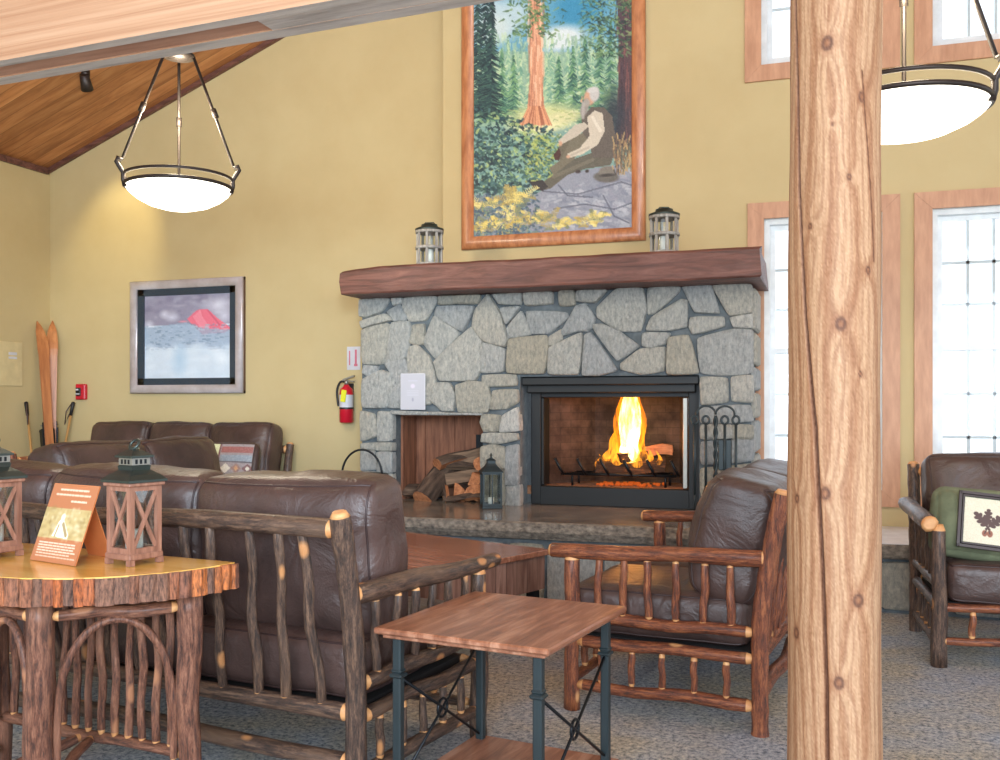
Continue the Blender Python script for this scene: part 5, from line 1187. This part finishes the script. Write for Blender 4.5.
for k in range(6):
    y = .186+k*.0085; x = .02
    while x < .19+.01*(k%2): w = rp.uniform(.008,.022); A.line(x,y,x+w,y,.0019,(238,218,198),.8); x += w+.005
A.mesh('printed_face', M['paint'], cd, mt @ Matrix.Translation((0,-.001,0)))
# ------------------------------------------------------------------ side table
st = thing('side_table', 'square side table with worn wood top on dark iron legs in the foreground', 'side table', (-.945,2.871,0), R(-8.4))
tw_, td = .575, .635
mb = MB(); mb.bb(-tw_/2,tw_/2,-td/2,td/2,.566,.585,0,.005); mb.bb(-tw_/2+.02,tw_/2-.02,-td/2+.02,td/2-.02,.552,.566,0,.003); mb.build('tabletop', M['side_top'], st)
mb = MB(); mb.bb(-tw_/2+.02,tw_/2-.02,-td/2+.02,td/2-.02,.062,.084,0,.004); mb.build('shelf', M['side_top'], st)
for sx in (-1,1):
    for sy in (-1,1):
        x, y = sx*(tw_/2-.055), sy*(td/2-.055); mb = MB()
        mb.lathe([(.026,0),(.026,.02),(.018,.03),(.016,.04)], (x,y,0), 12); mb.bb(x-.014,x+.014,y-.014,y+.014,.03,.552,0,.004); mb.bb(x-.022,x+.022,y-.022,y+.022,.43,.443,0,.005); mb.bb(x-.018,x+.018,y-.018,y+.018,.443,.458,0,.006); mb.build('leg', M['grey_iron'], st)
for sx in (-1,1):
    x = sx*(tw_/2-.055); mb = MB(); y = td/2-.06
    mb.cyl((x,-y,.43),(x,y,.10),.005,seg=6); mb.cyl((x,-y,.10),(x,y,.43),.005,seg=6); mb.tube([(x,.03*math.cos(a),.265+.03*math.sin(a)) for a in np.linspace(0,2*PI,13)[:-1]], .005, 6, closed=True); mb.build('cross_brace', M['black_metal'], st)
# ------------------------------------------------------------------ coffee table
ct = thing('coffee_table', 'low reclaimed plank coffee table with slatted sides in front of the hearth', 'coffee table', (0,0,0), R(-21.4))
LX, LY = 1.25, .85
mb = MB(); mb.bb(-LX,0,-LY,0,.45,.48,0,.004); mb.build('tabletop', M['coffee_top'], ct)
mb = MB(); mb.bb(-.05,-.02,-LY+.02,-.02,.27,.452); mb.build('side_apron', M['coffee_side'], ct); mb = MB(); mb.bb(-LX+.02,-LX+.05,-LY+.02,-.02,.27,.452); mb.build('side_apron', M['coffee_side'], ct)
mf = planks('coffee_front', (rgb(110,76,66), rgb(154,116,102), rgb(186,150,134)), 0, .085, 6, .05, .45, (5,5,.5))
for y in (-.05, -LY+.02): mb = MB(); mb.bb(-LX+.05,-.05,y,y+.03,.27,.452); mb.build('front_apron', mf, ct)
for x in (-.065,-LX+.065):
    for y in (-.065,-LY+.065): mb = MB(); mb.bb(x-.025,x+.025,y-.025,y+.025,0,.30); mb.build('leg', M['black_metal'], ct)
ct.location = (-1.383,4.945,0)
# ------------------------------------------------------------------ lanterns on mantel and hearth, basket
def mantel_lantern(loc, rz, label):
    t = thing('mantel_lantern', label, 'lantern', loc, rz, 'round grey lanterns on the mantel'); r = .098; H = .30; n = 8
    mb = MB(); mb.lathe([(0,0),(r,0),(r,.018),(0,.018)], seg=24); mb.build('base', M['lantern_grey'], t)
    mb = MB()
    for k in range(n):
        a = 2*PI*k/n; mb.T = Matrix.Rotation(a,4,'Z'); mb.box((r-.008,0,.018+.12),(.010,.018,.24))
    mb.T = Matrix.Identity(4); mb.build('slats', M['lantern_grey'], t)
    for z in (.13,.245):
        mb = MB(); mb.lathe([(r-.002,z-.010),(r+.004,z-.010),(r+.004,z+.010),(r-.002,z+.010)], seg=24); mb.build('hoop', M['lantern_grey'], t, fix=False)
    mb = MB(); mb.lathe([(r+.006,.255),(r+.006,.268),(.060,.285),(.058,.300),(.03,.306),(0,.308)], seg=24); mb.build('lid', M['lantern_roof'], t)
    mb = MB(); mb.tube([(-.05,0,.29),(-.03,0,.315),(.03,0,.315),(.05,0,.29)], .004, 6); mb.build('handle', M['lantern_roof'], t)
    mb = MB(); mb.lathe([(.062,.02),(.062,.25)], seg=24); mb.build('glass', M['lantern_glass'], t, fix=False)
    mb = MB(); mb.cyl((0,0,.018),(0,0,.12),.032,seg=16); mb.cyl((0,0,.12),(0,0,.13),.002,seg=5); mb.build('candle', M['candle'], t)
mantel_lantern((-2.703,6.43,2.256), .2, 'round grey lantern with a candle on the mantel left of the painting')
mantel_lantern((-1.006,6.43,2.256), .35, 'round grey lantern with a candle on the mantel right of the painting')
t = thing('hearth_lantern', 'black metal lantern with glass panes standing on the hearth beside the woodbox', 'lantern', (-2.207,6.36,HZ), R(28)); s = .062
mb = MB(); mb.bb(-s-.01,s+.01,-s-.01,s+.01,0,.022,0,.004); mb.build('base', M['grey_iron'], t)
mb = MB()
for sx in (-1,1):
    for sy in (-1,1): mb.bb(sx*s-.006,sx*s+.006,sy*s-.006,sy*s+.006,.022,.25)
for a in range(4):
    mb.T = Matrix.Rotation(a*PI/2,4,'Z'); mb.bb(-s,s,-s-.004,-s+.004,.022,.034); mb.bb(-s,s,-s-.004,-s+.004,.238,.25); mb.bb(-.004,.004,-s-.003,-s+.003,.03,.24)
mb.T = Matrix.Identity(4); mb.build('frame', M['grey_iron'], t)
mb = MB()
for a in range(4): mb.T = Matrix.Rotation(a*PI/2,4,'Z'); mb.bb(-s+.005,s-.005,-s+.001,-s+.003,.03,.24)
mb.build('glass', M['lantern_glass'], t)
mb = MB(); prof = [(s+.014,.25),(s+.014,.257),(.040,.295),(.030,.312),(.028,.313),(.028,.332),(.034,.334),(.010,.350),(.006,.362),(.009,.368),(.003,.385)]
vs = [(sx*h, sy*h, z) for h, z in prof for sx, sy in ((-1,-1),(1,-1),(1,1),(-1,1))]; mb.add(vs, [(i*4+k,i*4+(k+1)%4,i*4+4+(k+1)%4,i*4+4+k) for i in range(len(prof)-1) for k in range(4)]+[(0,1,2,3),tuple(range(len(vs)-4,len(vs)))]); mb.build('roof', M['grey_iron'], t)
mb = MB(); mb.cyl((0,0,.022),(0,0,.075),.022,seg=14); mb.build('candle', M['candle'], t)
t = thing('metal_log_basket', 'grey metal basket with a tall wire hoop handle at the left end of the hearth', 'basket', (-3.15,6.24,HZ), R(10))
mb = MB(); mb.lathe([(.0,0),(.15,0),(.185,.215),(.192,.222),(.185,.226),(.178,.215),(.145,.012),(0,.012)], seg=28); mb.build('tub', M['grey_iron'], t)
mb = MB(); mb.tube([(.15*math.cos(a), 0, .21+.19*math.sin(a)) for a in np.linspace(0,PI,19)], .008, 7); mb.build('hoop_handle', M['black_metal'], t)

# ------------------------------------------------------------------ light
w = bpy.data.worlds.new('sky'); S.world = w; w.use_nodes = True; nt = w.node_tree; bg = nt.nodes['Background']
tc = nt.nodes.new('ShaderNodeTexCoord'); sp_ = nt.nodes.new('ShaderNodeSeparateXYZ'); nt.links.new(tc.outputs['Generated'], sp_.inputs[0])
r = ramp(nt, [(.0, rgb(206,218,228)), (.5, rgb(230,240,250)), (1, rgb(220,236,255))])
ma = nt.nodes.new('ShaderNodeMath'); ma.operation = 'MULTIPLY_ADD'; ma.inputs[1].default_value = .5; ma.inputs[2].default_value = .5; nt.links.new(sp_.outputs[2], ma.inputs[0]); nt.links.new(ma.outputs[0], r.inputs[0])
nt.links.new(r.outputs[0], bg.inputs['Color']); bg.inputs['Strength'].default_value = 1.25
def light(name, kind, loc, energy, color, size=.1, target=None, sy=None, spot=None):
    l = bpy.data.lights.new(name, kind); l.energy = energy; l.color = color[:3]
    if kind == 'AREA':
        l.size = size
        if sy: l.shape = 'RECTANGLE'; l.size_y = sy
    else: l.shadow_soft_size = size
    if spot: l.spot_size = R(spot); l.spot_blend = .8
    o = bpy.data.objects.new(name, l); COL.objects.link(o); o.location = loc
    if target: o.rotation_euler = (Vector(target)-Vector(loc)).to_track_quat('-Z', 'Y').to_euler()
    return o
light('fire_light', 'POINT', (-1.345,6.90,1.0), 7, lin((1,.6,.28)), .12)
light('ceiling_spot', 'SPOT', (-5.74,6.43,3.80), 36, lin((1,.92,.68)), .05, (-6.14,7.25,2.75), spot=50)
light('pendant_glow', 'POINT', (-3.41,4.51,2.80), 50, lin((1,.95,.84)), .15)
light('pendant_glow', 'POINT', (.274,3.73,2.65), 40, lin((1,.95,.84)), .15)
light('rear_fill_light', 'AREA', (1.2,-4.0,2.3), 420, lin((.90,.95,1)), 6.5, (-1.6,6,1.0), 3.2)  # added fill light behind the camera, brightens the whole room

light('far_window_daylight', 'SPOT', (1.6,-3.0,2.3), 900, lin((.80,.91,1)), .5, (-4.7,7.2,1.75), spot=26)
# ------------------------------------------------------------------ camera
cam = bpy.data.cameras.new('camera'); co = bpy.data.objects.new('camera', cam); COL.objects.link(co)
co.location = (0,0,1.25); co.rotation_euler = (R(90),0,R(18.6)); cam.sensor_width = 36; cam.lens = 34.56; cam.shift_y = .025; cam.clip_end = 200
S.camera = co
S.view_settings.view_transform = 'Standard'; S.view_settings.look = 'None'; S.view_settings.gamma = 1; S.view_settings.use_curve_mapping = False
S.view_settings.exposure = .82
